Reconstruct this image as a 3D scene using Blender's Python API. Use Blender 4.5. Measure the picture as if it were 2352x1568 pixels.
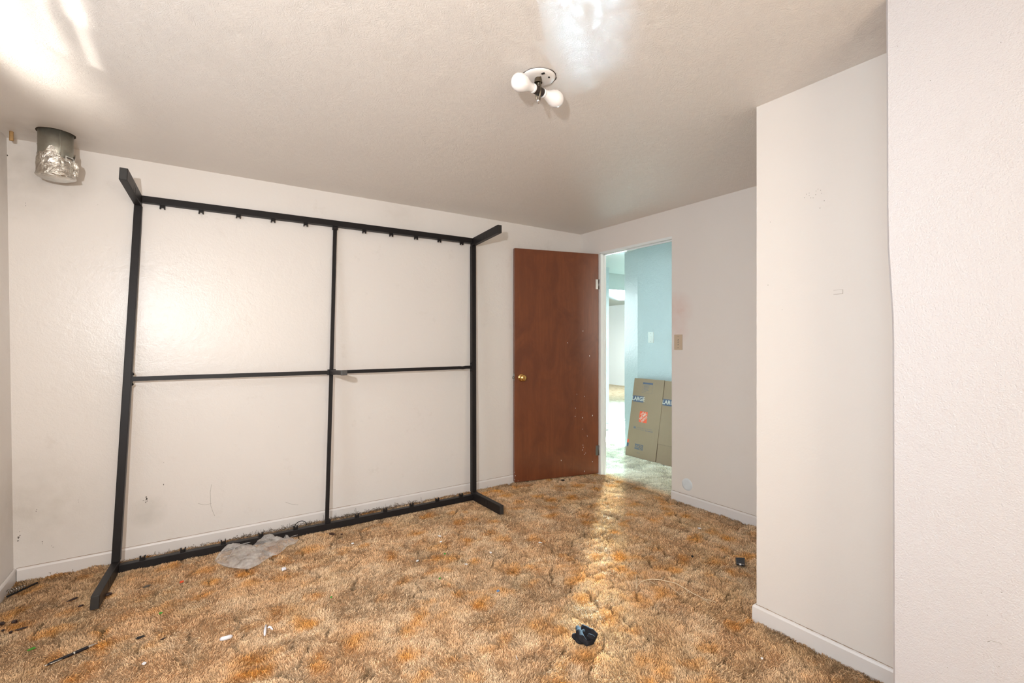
import bpy, bmesh, math, random
import numpy as np
from mathutils import Vector, Matrix, noise as mnoise
from mathutils.geometry import delaunay_2d_cdt

random.seed(7); rng = np.random.default_rng(11)
S = bpy.context.scene
for o in list(bpy.data.objects): bpy.data.objects.remove(o)
COL = S.collection
PI = math.pi

# ------------------------------------------------------------------ camera
CAM_H = 1.214
cd = bpy.data.cameras.new('camera'); cam = bpy.data.objects.new('camera', cd); COL.objects.link(cam)
cam.location = (0, 0, CAM_H); cam.rotation_euler = (PI/2, 0, math.radians(-33.9))
cd.sensor_width = 36; cd.lens = 1086/2352*36; cd.shift_y = 1/2352; cd.clip_start = .02; cd.clip_end = 100
S.camera = cam

# ------------------------------------------------------------------ world, exposure
w = bpy.data.worlds.new('world'); S.world = w; w.use_nodes = True
bg = w.node_tree.nodes['Background']; bg.inputs[0].default_value = (.80, .90, 1, 1); bg.inputs[1].default_value = 1.0
S.view_settings.view_transform = 'Standard'; S.view_settings.look = 'None'
S.view_settings.gamma = 1; S.view_settings.use_curve_mapping = False
S.view_settings.exposure = 0.10

# ------------------------------------------------------------------ lights
def area(name, loc, direction, sx, sy, power, color, spread=PI, up=(0, 0, 1)):
    l = bpy.data.lights.new(name, 'AREA'); l.shape = 'RECTANGLE'; l.size = sx; l.size_y = sy
    l.energy = power; l.color = color; l.spread = spread
    o = bpy.data.objects.new(name, l); COL.objects.link(o); o.location = loc
    o.rotation_euler = Vector(direction).to_track_quat('-Z', 'Y').to_euler()
    return o
# the photographer's flash, a little left of and above the camera
fl = bpy.data.lights.new('camera_flash', 'SPOT'); fl.spot_size = math.radians(150); fl.spot_blend = 1; fl.energy = 150; fl.color = (.95, .97, 1); fl.shadow_soft_size = .03
flo = bpy.data.objects.new('camera_flash', fl); COL.objects.link(flo); flo.location = (-.38, 0, 1.52); flo.rotation_euler = Vector((1.25, 3.4, -.05)).to_track_quat('-Z', 'Y').to_euler()
# daylight through the window in the left wall
area('left_window_daylight', (-1.45, 1.45, 1.75), (1, -.05, -.22), 1.8, 1.3, 42, (.78, .88, 1))
# room light behind the camera (second window in the wall behind)
area('rear_window_daylight', (.4, -1.42, 1.45), (.1, 1, -.02), 1.2, .9, 34, (1, .82, .63))
# sun glancing up past the left window's curtain top onto the ceiling
for (dx, ln, y0, th, pw, sp, tl) in ((.46, 1.45, 1.9, .006, .13, .05, .25), (.46, .8, 1.6, .008, .17, .07, .25), (.375, 1.1, 1.85, .010, .10, .07, .25), (.375, .6, 1.5, .012, .16, .07, .25), (.20, .9, 1.45, .10, 3.6, .40, .25)):
    L = area('curtain_top_sunlight', (-.77, y0, 2.0), (dx, .42, tl), ln, th, pw, (1, .97, .9), spread=sp)
    d = Vector((dx, .42, tl)).normalized(); yv = Vector((0, 1, 0)); xv = (yv-d*yv.dot(d)).normalized(); zv = -d; yy = zv.cross(xv)
    m = Matrix((xv, yy, zv)).transposed(); L.rotation_euler = m.to_euler()
# lamps in the rooms beyond the doorway, some of them added and unseen
area('far_window_daylight', (9.8, 8.93, 1.60), (-.755, -.655, -.10), .42, 1.0, 540, (.52, .82, 1), spread=.5)
area('kitchen_fan_fill', (4.02, 4.66, 1.45), (-.25, -1, -.35), .8, .9, 12, (.85, .98, 1))  # unseen lamp added to widen the fan of light on the carpet
area('kitchen_daylight', (6.4, 3.4, 1.6), (-.9, .8, -.5), 1.1, 1.1, 8, (1, .99, .95))
area('kitchen_floor_fill', (5.7, 4.15, 2.15), (-.95, .45, -2.0), .6, .6, 32, (.93, 1, .97), spread=1.7)  # unseen lamp added to brighten the vinyl the ceiling reflects
area('far_room_floor_fill', (8.7, 7.3, 2.15), (-.2, 1.1, -1.9), 1.0, .8, 75, (.95, 1, .98), spread=2.2)  # unseen lamp added to brighten the far carpet the ceiling reflects
area('hall_daylight', (3.62, -.1, 1.5), (.05, 1, -.12), .8, 1.2, 32, (1, .95, .84))
area('far_room_daylight', (7.4, 9.8, 1.5), (.5, -.35, -.1), 1.6, 1.3, 20, (1, 1, .97))

# ------------------------------------------------------------------ material helpers
def M(name):
    m = bpy.data.materials.new(name); m.use_nodes = True
    nt = m.node_tree; b = nt.nodes['Principled BSDF']; return m, nt, b
def N(nt, t, **kw):
    n = nt.nodes.new(t)
    for k, v in kw.items():
        if k in n.inputs: n.inputs[k].default_value = v
        else: setattr(n, k, v)
    return n
def noise(nt, vec, scale, detail=4, rough=.5, dist=0):
    n = N(nt, 'ShaderNodeTexNoise'); n.inputs['Scale'].default_value = scale; n.inputs['Detail'].default_value = detail
    n.inputs['Roughness'].default_value = rough; n.inputs['Distortion'].default_value = dist
    nt.links.new(vec, n.inputs['Vector']); return n
def ramp(nt, fac, stops):
    r = N(nt, 'ShaderNodeValToRGB'); e = r.color_ramp.elements
    while len(e) < len(stops): e.new(.5)
    for i, (p, c) in enumerate(stops):
        e[i].position = p; e[i].color = (*c, 1) if len(c) == 3 else c
    nt.links.new(fac, r.inputs[0]); return r
def mix(nt, fac, a, b, mode='MIX'):
    m = N(nt, 'ShaderNodeMix'); m.data_type = 'RGBA'; m.blend_type = mode
    if isinstance(fac, (int, float)): m.inputs[0].default_value = fac
    else: nt.links.new(fac, m.inputs[0])
    for k, v in ((6, a), (7, b)):
        if isinstance(v, tuple): m.inputs[k].default_value = (*v, 1)
        else: nt.links.new(v, m.inputs[k])
    return m.outputs[2]
def math_(nt, op, a, b=0.0, clamp=False):
    m = N(nt, 'ShaderNodeMath'); m.operation = op; m.use_clamp = clamp
    for k, v in ((0, a), (1, b)):
        if isinstance(v, (int, float)): m.inputs[k].default_value = v
        else: nt.links.new(v, m.inputs[k])
    return m.outputs[0]
def bump(nt, b, h, dist=.002, strength=1):
    n = N(nt, 'ShaderNodeBump'); n.inputs['Distance'].default_value = dist; n.inputs['Strength'].default_value = strength
    nt.links.new(h, n.inputs['Height']); nt.links.new(n.outputs[0], b.inputs['Normal'])
def coords(nt): return N(nt, 'ShaderNodeTexCoord').outputs['Object']
def mapping(nt, vec, scale=(1, 1, 1), rot=(0, 0, 0)):
    m = N(nt, 'ShaderNodeMapping'); m.inputs['Scale'].default_value = scale; m.inputs['Rotation'].default_value = rot
    nt.links.new(vec, m.inputs['Vector']); return m.outputs[0]
def plain(name, col, rough=.5, metal=0, var=.08, scale=30, bmp=0, spec=None):
    m, nt, b = M(name); v = coords(nt); n = noise(nt, v, scale)
    c = mix(nt, n.outputs[0], tuple(x*(1-var) for x in col), tuple(min(1, x*(1+var)) for x in col))
    nt.links.new(c, b.inputs['Base Color']); b.inputs['Roughness'].default_value = rough; b.inputs['Metallic'].default_value = metal
    if bmp: bump(nt, b, noise(nt, v, scale*8).outputs[0], bmp)
    if spec is not None: b.inputs['Specular IOR Level'].default_value = spec
    return m
def stains(nt, col, lst):
    """lst of (x,y,z, radius, colour, strength): soft stains with a place of their own on the paint"""
    pos = N(nt, 'ShaderNodeTexCoord').outputs['Object']
    for (x, y, z, r, c, s) in lst:
        d = N(nt, 'ShaderNodeVectorMath'); d.operation = 'DISTANCE'; nt.links.new(pos, d.inputs[0]); d.inputs[1].default_value = (x, y, z)
        n = noise(nt, pos, 14, 5)
        f = math_(nt, 'MULTIPLY_ADD', d.outputs['Value'], -1/r, True); f.node.inputs[2].default_value = 1
        f = math_(nt, 'MULTIPLY', math_(nt, 'MULTIPLY', f, n.outputs[0]), s*2, True)
        col = mix(nt, f, col, c)
    return col
def paint(name, col, rough, texture=.0015, scale=45, speck=.35, swirl=False, stain=(), dirt=(.55, .48, .40), orange_peel=False):
    m, nt, b = M(name); v = coords(nt)
    big = noise(nt, v, 1.3, 3, .5)
    c = mix(nt, big.outputs[0], tuple(x*.965 for x in col), tuple(min(1, x*1.03) for x in col))
    med = noise(nt, v, 6, 8, .72); r = ramp(nt, med.outputs[0], [(.60, (0, 0, 0)), (.80, (1, 1, 1))])
    c = mix(nt, math_(nt, 'MULTIPLY', r.outputs[0], .28*speck*2), c, tuple(x*y for x, y in zip(col, dirt)))
    sp = noise(nt, v, 38, 6, .7); r2 = ramp(nt, sp.outputs[0], [(.69, (0, 0, 0)), (.74, (1, 1, 1))])
    big2 = noise(nt, v, 2.2, 2); r3 = ramp(nt, big2.outputs[0], [(.5, (0, 0, 0)), (.7, (1, 1, 1))])
    c = mix(nt, math_(nt, 'MULTIPLY', math_(nt, 'MULTIPLY', r2.outputs[0], r3.outputs[0]), speck), c, (.22, .19, .16))
    c = stains(nt, c, stain)
    nt.links.new(c, b.inputs['Base Color']); b.inputs['Roughness'].default_value = rough
    if swirl:
        b.inputs['IOR'].default_value = 1.75; b.inputs['Specular IOR Level'].default_value = .6
        a1 = noise(nt, mapping(nt, v, (1, 1, 1)), 7, 3, .5, 2.6)
        a2 = noise(nt, mapping(nt, v, (1, 1, 1)), 17, 7, .68, 5.0)
        ridg = math_(nt, 'ABSOLUTE', math_(nt, 'SUBTRACT', a2.outputs[0], .5))
        a3 = noise(nt, v, 75, 3, .6, 1.2)
        h = math_(nt, 'ADD', math_(nt, 'MULTIPLY', ridg, -2.2), math_(nt, 'ADD', math_(nt, 'MULTIPLY', a1.outputs[0], .9), math_(nt, 'MULTIPLY', a3.outputs[0], .55)))
        bump(nt, b, h, texture)
    else:
        a1 = noise(nt, v, scale, 6, .6, .8); a2 = noise(nt, v, scale*4.5, 2, .5, 0); a0 = noise(nt, v, scale*.2, 3, .5, 1.5)
        h = math_(nt, 'ADD', math_(nt, 'MULTIPLY', a1.outputs[0], .7), math_(nt, 'MULTIPLY', a2.outputs[0], .9 if orange_peel else .3))
        h = math_(nt, 'ADD', h, math_(nt, 'MULTIPLY', a0.outputs[0], 1.0))
        bump(nt, b, h, texture)
    return m

WALLC = (.735, .685, .655)
m_wall_back = paint('back_wall_paint', (.785, .74, .695), .30, .0013, 34, .45, stain=[(-.2206, 3.42, .235, .10, (.40, .38, .33), .4), (-.70, 3.42, .35, .35, (.45, .40, .33), .35),
    (-.72, 3.42, 2.1, .30, (.42, .38, .33), .4), (1.3, 3.42, 2.15, .22, (.50, .44, .38), .2)])
m_wall = paint('wall_paint', (.77, .715, .665), .55, .0007, 30, .12, stain=[(3.1, 2.33, 1.46, .16, (.66, .42, .35), .5), (3.1, 2.30, 1.30, .10, (.70, .48, .42), .35)])
m_wall_near = paint('textured_wall_paint', (.635, .61, .62), .34, .0018, 60, .15, orange_peel=True)
m_ceil = paint('ceiling_swirl_paint', (.82, .755, .69), .31, .0021, speck=.10, swirl=True, stain=[(-.60, 3.25, 2.25, .22, (.36, .29, .22), .5)])
m_base = paint('baseboard_paint', (.75, .71, .68), .32, .0006, 20, .5)
m_white_trim = paint('white_trim_paint', (.80, .83, .82), .35, .0006, 20, .2)
m_teal = paint('teal_wall_paint', (.43, .475, .46), .36, .0060, 16, .05, dirt=(.8, .8, .8))
m_palewall = paint('pale_wall_paint', (.42, .44, .39), .5, .001, 25, .1)
m_farwall = paint('far_wall_paint', (.78, .78, .77), .5, .001, 25, .1)
m_halljoin = plain('caulk_line', (.38, .28, .20), .9)

# ------------------------------------------------------------------ mesh builder
class MB:
    def __init__(s): s.v = []; s.f = []; s.smooth = []
    def add(s, vs, fs, smooth=False):
        o = len(s.v); s.v += [tuple(x) for x in vs]; s.f += [tuple(i+o for i in f) for f in fs]; s.smooth += [smooth]*len(fs)
        return s
    def box(s, lo, hi, bev=0):
        x0, y0, z0 = lo; x1, y1, z1 = hi
        if bev <= 0:
            s.add([(x0,y0,z0),(x1,y0,z0),(x1,y1,z0),(x0,y1,z0),(x0,y0,z1),(x1,y0,z1),(x1,y1,z1),(x0,y1,z1)],
                  [(0,3,2,1),(4,5,6,7),(0,1,5,4),(1,2,6,5),(2,3,7,6),(3,0,4,7)])
        else:
            bm = bmesh.new(); r = bmesh.ops.create_cube(bm, size=1)
            for q in bm.verts: q.co = Vector(((x0+x1)/2+q.co.x*(x1-x0), (y0+y1)/2+q.co.y*(y1-y0), (z0+z1)/2+q.co.z*(z1-z0)))
            bmesh.ops.bevel(bm, geom=bm.edges[:], offset=bev, segments=2, affect='EDGES', profile=.6)
            s.bm(bm)
        return s
    def bm(s, bm, smooth=False, mat=None):
        bm.verts.index_update(); bm.verts.ensure_lookup_table()
        s.add([(mat @ q.co if mat else q.co.copy()) for q in bm.verts], [[q.index for q in f.verts] for f in bm.faces], smooth); bm.free()
        return s
    def tube(s, pts, r, seg=8, cap=True, smooth=True):
        pts = [Vector(p) for p in pts]; n = len(pts); rs = r if isinstance(r, (list, tuple)) else [r]*n
        vs = []; prev = None
        for i, p in enumerate(pts):
            d = (pts[min(i+1, n-1)]-pts[max(i-1, 0)]).normalized()
            if prev is None:
                a = Vector((0, 0, 1)) if abs(d.z) < .9 else Vector((1, 0, 0)); u = d.cross(a).normalized()
            else: u = (prev-d*prev.dot(d)).normalized()
            prev = u; v2 = d.cross(u)
            for k in range(seg):
                t = 2*PI*k/seg; vs.append(p+(u*math.cos(t)+v2*math.sin(t))*rs[i])
        fs = [(i*seg+k, i*seg+(k+1) % seg, (i+1)*seg+(k+1) % seg, (i+1)*seg+k) for i in range(n-1) for k in range(seg)]
        s.add(vs, fs, smooth)
        if cap:
            s.add(vs[:seg], [tuple(range(seg))[::-1]]); s.add(vs[-seg:], [tuple(range(seg))])
        return s
    def lathe(s, prof, o=(0, 0, 0), axis=(0, 0, 1), seg=24, smooth=True):
        """prof: list of (radius, distance along axis)"""
        d = Vector(axis).normalized(); a = Vector((0, 0, 1)) if abs(d.z) < .9 else Vector((1, 0, 0)); u = d.cross(a).normalized(); v = d.cross(u); o = Vector(o)
        vs = [o+d*h+(u*math.cos(2*PI*k/seg)+v*math.sin(2*PI*k/seg))*max(r, 1e-5) for r, h in prof for k in range(seg)]
        fs = [(i*seg+k, i*seg+(k+1) % seg, (i+1)*seg+(k+1) % seg, (i+1)*seg+k) for i in range(len(prof)-1) for k in range(seg)]
        s.add(vs, fs, smooth); return s
    def map(s, fn): s.v = [tuple(fn(Vector(v))) for v in s.v]; return s
    def build(s, name, mat, parent=None, origin=None):
        me = bpy.data.meshes.new(name)
        wo = Vector(origin) if origin is not None else (Vector(parent['_o']) if parent is not None else Vector((0, 0, 0)))
        me.from_pydata([tuple(Vector(v)-wo) for v in s.v], [], s.f); me.validate()
        if len(me.polygons) == len(s.smooth): me.polygons.foreach_set('use_smooth', s.smooth)
        bm = bmesh.new(); bm.from_mesh(me)
        bmesh.ops.remove_doubles(bm, verts=bm.verts, dist=1e-6) if len(bm.verts) < 20000 else None
        bmesh.ops.recalc_face_normals(bm, faces=bm.faces); bm.to_mesh(me); bm.free()
        me.materials.append(mat); o = bpy.data.objects.new(name, me); COL.objects.link(o)
        if parent is not None: o.parent = parent; o['_o'] = list(wo)
        else: o.location = wo; o['_o'] = list(wo)
        return o
def tag(o, label=None, cat=None, group=None, kind=None):
    if label: o['label'] = label
    if cat: o['category'] = cat
    if group: o['group'] = group
    if kind: o['kind'] = kind
    return o
def empty(name, loc):
    e = bpy.data.objects.new(name, None); e.location = loc; COL.objects.link(e); e['_o'] = list(loc); e.empty_display_size = .1
    return e
def struct(mb, name, mat, parent=None):
    o = mb.build(name, mat, parent)
    if parent is None: o['kind'] = 'structure'
    return o

# pixel of the photograph -> point on a horizontal plane (used once, to survey where things lie)
Fv = Vector((.5577, .83, 0)); Rv = Vector((.83, -.5577, 0))
def survey(px, py, z=0.0):
    r = Fv+Rv*((px-1176)/1086)+Vector((0, 0, -(py-785)/1086)); t = (z-CAM_H)/r.z
    return Vector((r.x*t, r.y*t, z))

# ------------------------------------------------------------------ room shell
CE = 2.25; YA = 3.42; XB = 3.10; WT = .067
XC = 2.06; YC = 1.13; XN = 1.735; YN = .557
def lx(z): return -.764-.026*max(0, z)/2.25       # the left wall leans a little
mb = MB()
mb.box((-1.2, -1.7, -.12), (12, 12.5, -.03)); floor = struct(mb, 'floor', plain('carpet_backing', (.20, .13, .07), .95))
mb = MB().box((-.95, -1.55, CE), (3.2, YA+.1, CE+.08)); struct(mb, 'ceiling', m_ceil)
mb = MB().box((3.167, -1.55, CE), (12, 12.5, CE+.08)); struct(mb, 'ceiling_2', m_palewall)
# back wall
mb = MB().add([(lx(0)-.1, YA, -.04), (XB+.0, YA, -.04), (XB+.0, YA, CE), (lx(CE)-.1, YA, CE), (lx(0)-.1, YA+.1, -.04), (XB, YA+.1, -.04), (XB, YA+.1, CE), (lx(CE)-.1, YA+.1, CE)],
              [(0, 1, 2, 3), (5, 4, 7, 6), (0, 4, 5, 1), (3, 2, 6, 7), (1, 5, 6, 2), (0, 3, 7, 4)])
struct(mb, 'wall_back', m_wall_back)
# left wall with window opening
WY0, WY1, WZ0, WZ1 = .75, 2.35, .80, 1.98
mb = MB()
def lw(y0, y1, z0, z1):
    mb.add([(lx(z0), y0, z0), (lx(z0), y1, z0), (lx(z1), y1, z1), (lx(z1), y0, z1), (-.90, y0, z0), (-.90, y1, z0), (-.90, y1, z1), (-.90, y0, z1)],
           [(0, 1, 2, 3), (5, 4, 7, 6), (0, 4, 5, 1), (3, 2, 6, 7), (1, 5, 6, 2), (0, 3, 7, 4)])
lw(-1.55, WY0, -.04, CE); lw(WY1, YA, -.04, CE); lw(WY0, WY1, -.04, WZ0); lw(WY0, WY1, WZ1, CE)
struct(mb, 'wall_left', m_wall_back)
def window(name, axis, pos, a0, a1, z0, z1, d=1):
    """sash window standing in an opening; axis 'x' = wall of constant x"""
    def bx(mb, a_0, a_1, z_0, z_1, t0, t1):
        if axis == 'x': mb.box((pos+min(t0, t1)*1, a_0, z_0), (pos+max(t0, t1), a_1, z_1), .003)
        else: mb.box((a_0, pos+min(t0, t1), z_0), (a_1, pos+max(t0, t1), z_1), .003)
    m1 = MB(); f = .045
    bx(m1, a0, a0+f, z0, z1, -.03, .03); bx(m1, a1-f, a1, z0, z1, -.03, .03); bx(m1, a0+f, a1-f, z0, z0+f, -.03, .03); bx(m1, a0+f, a1-f, z1-f, z1, -.03, .03)
    bx(m1, a0+f, a1-f, (z0+z1)/2-.02, (z0+z1)/2+.02, -.02, .02)
    wdo = struct(m1, name, m_white_trim)
    for zz0, zz1 in ((z0+f, (z0+z1)/2-.02), ((z0+z1)/2+.02, z1-f)):
        p = MB()
        if axis == 'x': p.box((pos-.003, a0+f, zz0), (pos+.003, a1-f, zz1))
        else: p.box((a0+f, pos-.003, zz0), (a1-f, pos+.003, zz1))
        p.build('pane', m_glass, wdo)
    return wdo
m_glass, nt, b = M('window_glass'); 
tr = N(nt, 'ShaderNodeBsdfTransparent'); gl = N(nt, 'ShaderNodeBsdfGlossy'); gl.inputs['Roughness'].default_value = .02; ms = N(nt, 'ShaderNodeMixShader'); ms.inputs[0].default_value = .06
nt.links.new(tr.outputs[0], ms.inputs[1]); nt.links.new(gl.outputs[0], ms.inputs[2]); nt.links.new(ms.outputs[0], nt.nodes['Material Output'].inputs[0])
window('window_1', 'x', -.865, WY0, WY1, WZ0, WZ1)
# wall behind the camera with a window
mb = MB(); mb.box((-.9, -1.6, -.04), (-.5, -1.5, CE)); mb.box((1.3, -1.6, -.04), (3.2, -1.5, CE)); mb.box((-.5, -1.6, -.04), (1.3, -1.5, .85)); mb.box((-.5, -1.6, 2.0), (1.3, -1.5, CE))
struct(mb, 'wall_front', m_wall); window('window_2', 'y', -1.55, -.5, 1.3, .85, 2.0)
# door wall
DY0, DY1, DZ = 2.373, 3.160, 2.028
mb = MB(); mb.box((XB, YC-.6, -.04), (XB+WT, DY0, CE)); mb.box((XB, DY1, -.04), (XB+WT, YA+.1, CE)); mb.box((XB, DY0, DZ), (XB+WT, DY1, CE))
struct(mb, 'wall_right', m_wall)
# closet block and the nearer panel
mb = MB(); mb.box((XC, YN, -.04), (XC+.10, YC, CE)); mb.box((XC+.10, YC-.10, -.04), (XB, YC, CE)); struct(mb, 'wall_closet', m_wall)
mb = MB(); segs = [(-.04, .5375), (.35, .540), (.95, .541), (1.22, .5415), (1.30, .543), (1.38, .5475), (1.5, .5535), (1.62, .5555), (2.0, .556), (CE, .557)]
for (z0, e0), (z1, e1) in zip(segs[:-1], segs[1:]):
    mb.add([(XN, -1.55, z0), (XN, e0-.006, z0), (XN, e1-.006, z1), (XN, -1.55, z1), (XC+.1, -1.55, z0), (XC+.1, e0, z0), (XC+.1, e1, z1), (XC+.1, -1.55, z1), (XN+.006, e0, z0), (XN+.006, e1, z1)],
           [(0, 1, 2, 3), (1, 8, 9, 2), (8, 5, 6, 9), (5, 4, 7, 6)])
struct(mb, 'wall_near', m_wall_near)
# baseboards
def baseboard(name, a, b_, nrm, h=.058, t=.013, mat=None, z0=-.03, miter=(0, 0)):
    a = Vector((*a, 0)); b_ = Vector((*b_, 0)); n = Vector((*nrm, 0)); d = (b_-a).normalized()
    prof = [(0, z0), (t, z0), (t, h*.80), (t*.72, h*.93), (t*.3, h), (0, h)]
    vs = [a+n*p+Vector((0, 0, q))-d*p*miter[0] for p, q in prof]+[b_+n*p+Vector((0, 0, q))+d*p*miter[1] for p, q in prof]
    k = len(prof); fs = [(i, (i+1) % k, k+(i+1) % k, k+i) for i in range(k)]+[tuple(range(k))[::-1], tuple(range(k, 2*k))]
    o = struct(MB().add(vs, fs), name, mat or m_base)
    g = MB().add([a+n*(t*.9)+Vector((0, 0, h*.99)), b_+n*(t*.9)+Vector((0, 0, h*.99))], [])
    return o
baseboard('baseboard_back', (lx(0)+.013, YA), (2.33, YA), (0, -1))
baseboard('baseboard_left', (-.764, YA), (-.764, -1.5), (1, 0), t=.010)
baseboard('baseboard_right', (XB, DY0-.004), (XB, YC), (-1, 0))
baseboard('baseboard_closet', (XC, YC), (XC, YN-.02), (-1, 0), miter=(1, 0))
baseboard('baseboard_closet_side', (XB, YC), (XC, YC), (0, 1), miter=(0, 1))
baseboard('baseboard_near', (XN, .53), (XN, -1.5), (-1, 0), mat=m_base)
# brown caulk lines on the baseboard tops
for a, b_ in (((lx(0)+.01, YA-.0045, .0585), (2.33, YA-.0045, .0585)), ((XB-.0045, DY0-.01, .0585), (XB-.0045, YC, .0585)), ((XC-.0045, YC, .0585), (XC-.0045, YN, .0585))):
    a = Vector(a); b_ = Vector(b_); k = 60; par = bpy.data.objects['baseboard_back' if a.y > 3 else ('baseboard_right' if a.x > 3 else 'baseboard_closet')]
    MB().tube([a.lerp(b_, i/k)+Vector((0, 0, random.uniform(-.0006, .0006))) for i in range(k+1)], [random.uniform(.0008, .0019) for i in range(k+1)], 5).build('caulk_line', m_halljoin, par)
# door frame
mb = MB(); mb.box((XB-.001, DY1-.009, -.02), (XB+WT+.002, DY1+.006, DZ+.001)); mb.box((XB-.001, DY0-.001, DZ-.007), (XB+WT+.002, DY1+.004, DZ+.012)); mb.box((XB+.002, DY0-.004, -.02), (XB+WT+.002, DY0+.001, DZ))
mb.box((XB+.036, DY1-.019, -.02), (XB+.05, DY1-.009, DZ-.007)); mb.box((XB+.036, DY0+.002, DZ-.017), (XB+.05, DY1-.01, DZ-.007))
struct(mb, 'trim_1', m_white_trim)

# hall, kitchen and far room beyond the door
mb = MB(); mb.box((XB+WT+.001, YA+.1, -.04), (XB+WT+.1, 4.72, CE)); struct(mb, 'wall_hall_left', m_teal)
def quadwall(pts, name, mat):
    mb = MB()
    for (x0, y0), (x1, y1) in zip(pts[:-1], pts[1:]): mb.add([(x0, y0, -.04), (x1, y1, -.04), (x1, y1, CE), (x0, y0, CE)], [(0, 1, 2, 3)])
    o = struct(mb, name, mat); return o
mb = MB(); P = [(4.10, -.6), (4.10, 3.592), (4.195, 3.872), (4.235, 3.875), (4.24, 3.60), (4.24, -.6)]
mb.add([(x, y, -.04) for x, y in P]+[(x, y, CE) for x, y in P], [(i, (i+1) % 6, 6+(i+1) % 6, 6+i) for i in range(6)])
struct(mb, 'wall_hall_right', m_teal)
mb = MB(); mb.box((XB+WT, -.7, -.04), (4.24, -.6, CE)); struct(mb, 'wall_hall_end', m_teal)
KY = 5.08
mb = MB(); mb.box((XB+WT, 4.72, -.04), (3.55, 4.80, CE)); mb.box((4.50, 4.72, -.04), (4.80, 5.0, CE)); mb.box((3.55, 4.72, -.04), (4.5, 4.8, .95)); mb.box((3.55, 4.72, 1.95), (4.5, 4.8, CE))
struct(mb, 'wall_kitchen_left', m_teal); window('added_window_3', 'y', 4.76, 3.55, 4.50, .95, 1.95)  # window added to this wall only to carry the kitchen lamp
mb = MB(); mb.box((4.80, KY, -.04), (5.16, KY+.1, CE)); mb.box((5.16, KY, 2.005), (6.05, KY+.1, CE)); mb.box((6.05, KY, -.04), (7.6, KY+.1, CE))
struct(mb, 'wall_kitchen_back', m_palewall)
mb = MB(); mb.box((7.5, 2.3, -.04), (7.6, KY, CE)); mb.box((4.24, 2.3, -.04), (7.5, 2.4, CE)); struct(mb, 'wall_kitchen_right', m_palewall)
mb = MB(); mb.box((4.80, KY-.014, 0), (5.15, KY, .085), .003); mb.box((5.12, KY-.016, -.01), (5.165, KY+.11, .085), .002); struct(mb, 'baseboard_kitchen', plain('cream_baseboard', (.72, .62, .48), .4))
mb = MB().box((4.70, 4.69, 0), (4.80, 4.72, .075), .003); struct(mb, 'baseboard_kitchen_left', plain('grey_baseboard', (.5, .48, .42), .4))
mb = MB().box((4.27, 3.85, CE-.05), (4.5, 5.06, CE-.001)); 
mb = MB(); mb.box((5.0, KY+.1, -.04), (5.06, 12, CE)); mb.box((9.9, KY, -.04), (10, 8.7, CE)); mb.box((9.9, 9.14, -.04), (10, 12, CE)); mb.box((9.9, 8.7, -.04), (10, 9.14, .8)); mb.box((9.9, 8.7, 2.1), (10, 9.14, CE)); mb.box((5.06, 11.9, -.04), (9.9, 12, CE)); mb.box((7.6, KY, -.04), (9.9, KY+.1, CE))
struct(mb, 'wall_far_room', m_farwall); window('window_4', 'x', 9.95, 8.7, 9.14, .8, 2.1)
m_vinyl = plain('white_vinyl', (.74, .76, .72), .22, 0, .04, 6)
mb = MB().box((4.17, 2.4, -.03), (7.5, KY+.05, -.008)); struct(mb, 'floor_kitchen', m_vinyl)
mb = MB().box((4.80, KY+.03, -.012), (6.05, KY+.09, .004), .003); struct(mb, 'trim_2', plain('metal_threshold', (.75, .72, .62), .35, .6))
m_fc, nt, b = M('far_carpet'); v = coords(nt); n1 = noise(nt, v, 9, 6, .7); n2 = noise(nt, v, 80, 3)
c = ramp(nt, n1.outputs[0], [(.35, (.34, .26, .15)), (.5, (.52, .42, .28)), (.65, (.62, .52, .36))])
nt.links.new(c.outputs[0], b.inputs['Base Color']); b.inputs['Roughness'].default_value = 1; bump(nt, b, math_(nt, 'ADD', n1.outputs[0], n2.outputs[0]), .03)
mb = MB().box((5.06, KY+.09, -.03), (9.9, 11.9, -.002)); struct(mb, 'floor_far_room', m_fc)

# ------------------------------------------------------------------ shag carpet
def hsh(ix, iy, s):
    h = (ix.astype(np.int64)*374761393+iy.astype(np.int64)*668265263+s*1442695041) & 0xffffffff
    h = ((h ^ (h >> 13))*1274126177) & 0xffffffff; h = (h ^ (h >> 16)) & 0xffffff
    return h/float(0xffffff)
def vnoise(x, y, s=0):
    ix = np.floor(x); iy = np.floor(y); fx = x-ix; fy = y-iy; fx = fx*fx*(3-2*fx); fy = fy*fy*(3-2*fy)
    a = hsh(ix, iy, s); b_ = hsh(ix+1, iy, s); c = hsh(ix, iy+1, s); d = hsh(ix+1, iy+1, s)
    return (a*(1-fx)+b_*fx)*(1-fy)+(c*(1-fx)+d*fx)*fy
def fbm(x, y, s=0, o=4):
    t = 0; a = .5; n = 0
    for i in range(o): t = t+a*vnoise(x, y, s+i*17); n += a; x = x*2.03+3.1; y = y*2.03+1.7; a *= .5
    return t/n
def voro(x, y, s):
    ix = np.floor(x); iy = np.floor(y); f1 = np.full(x.shape, 9.); f2 = np.full(x.shape, 9.); cid = np.zeros(x.shape)
    for dx in (-1, 0, 1):
        for dy in (-1, 0, 1):
            cx = ix+dx; cy = iy+dy; px = cx+.15+.7*hsh(cx, cy, s); py = cy+.15+.7*hsh(cx, cy, s+5)
            d = np.hypot(px-x, py-y); m = d < f1; f2 = np.where(m, f1, np.minimum(f2, d)); cid = np.where(m, hsh(cx, cy, s+9), cid); f1 = np.where(m, d, f1)
    return f1, f2, cid
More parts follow.
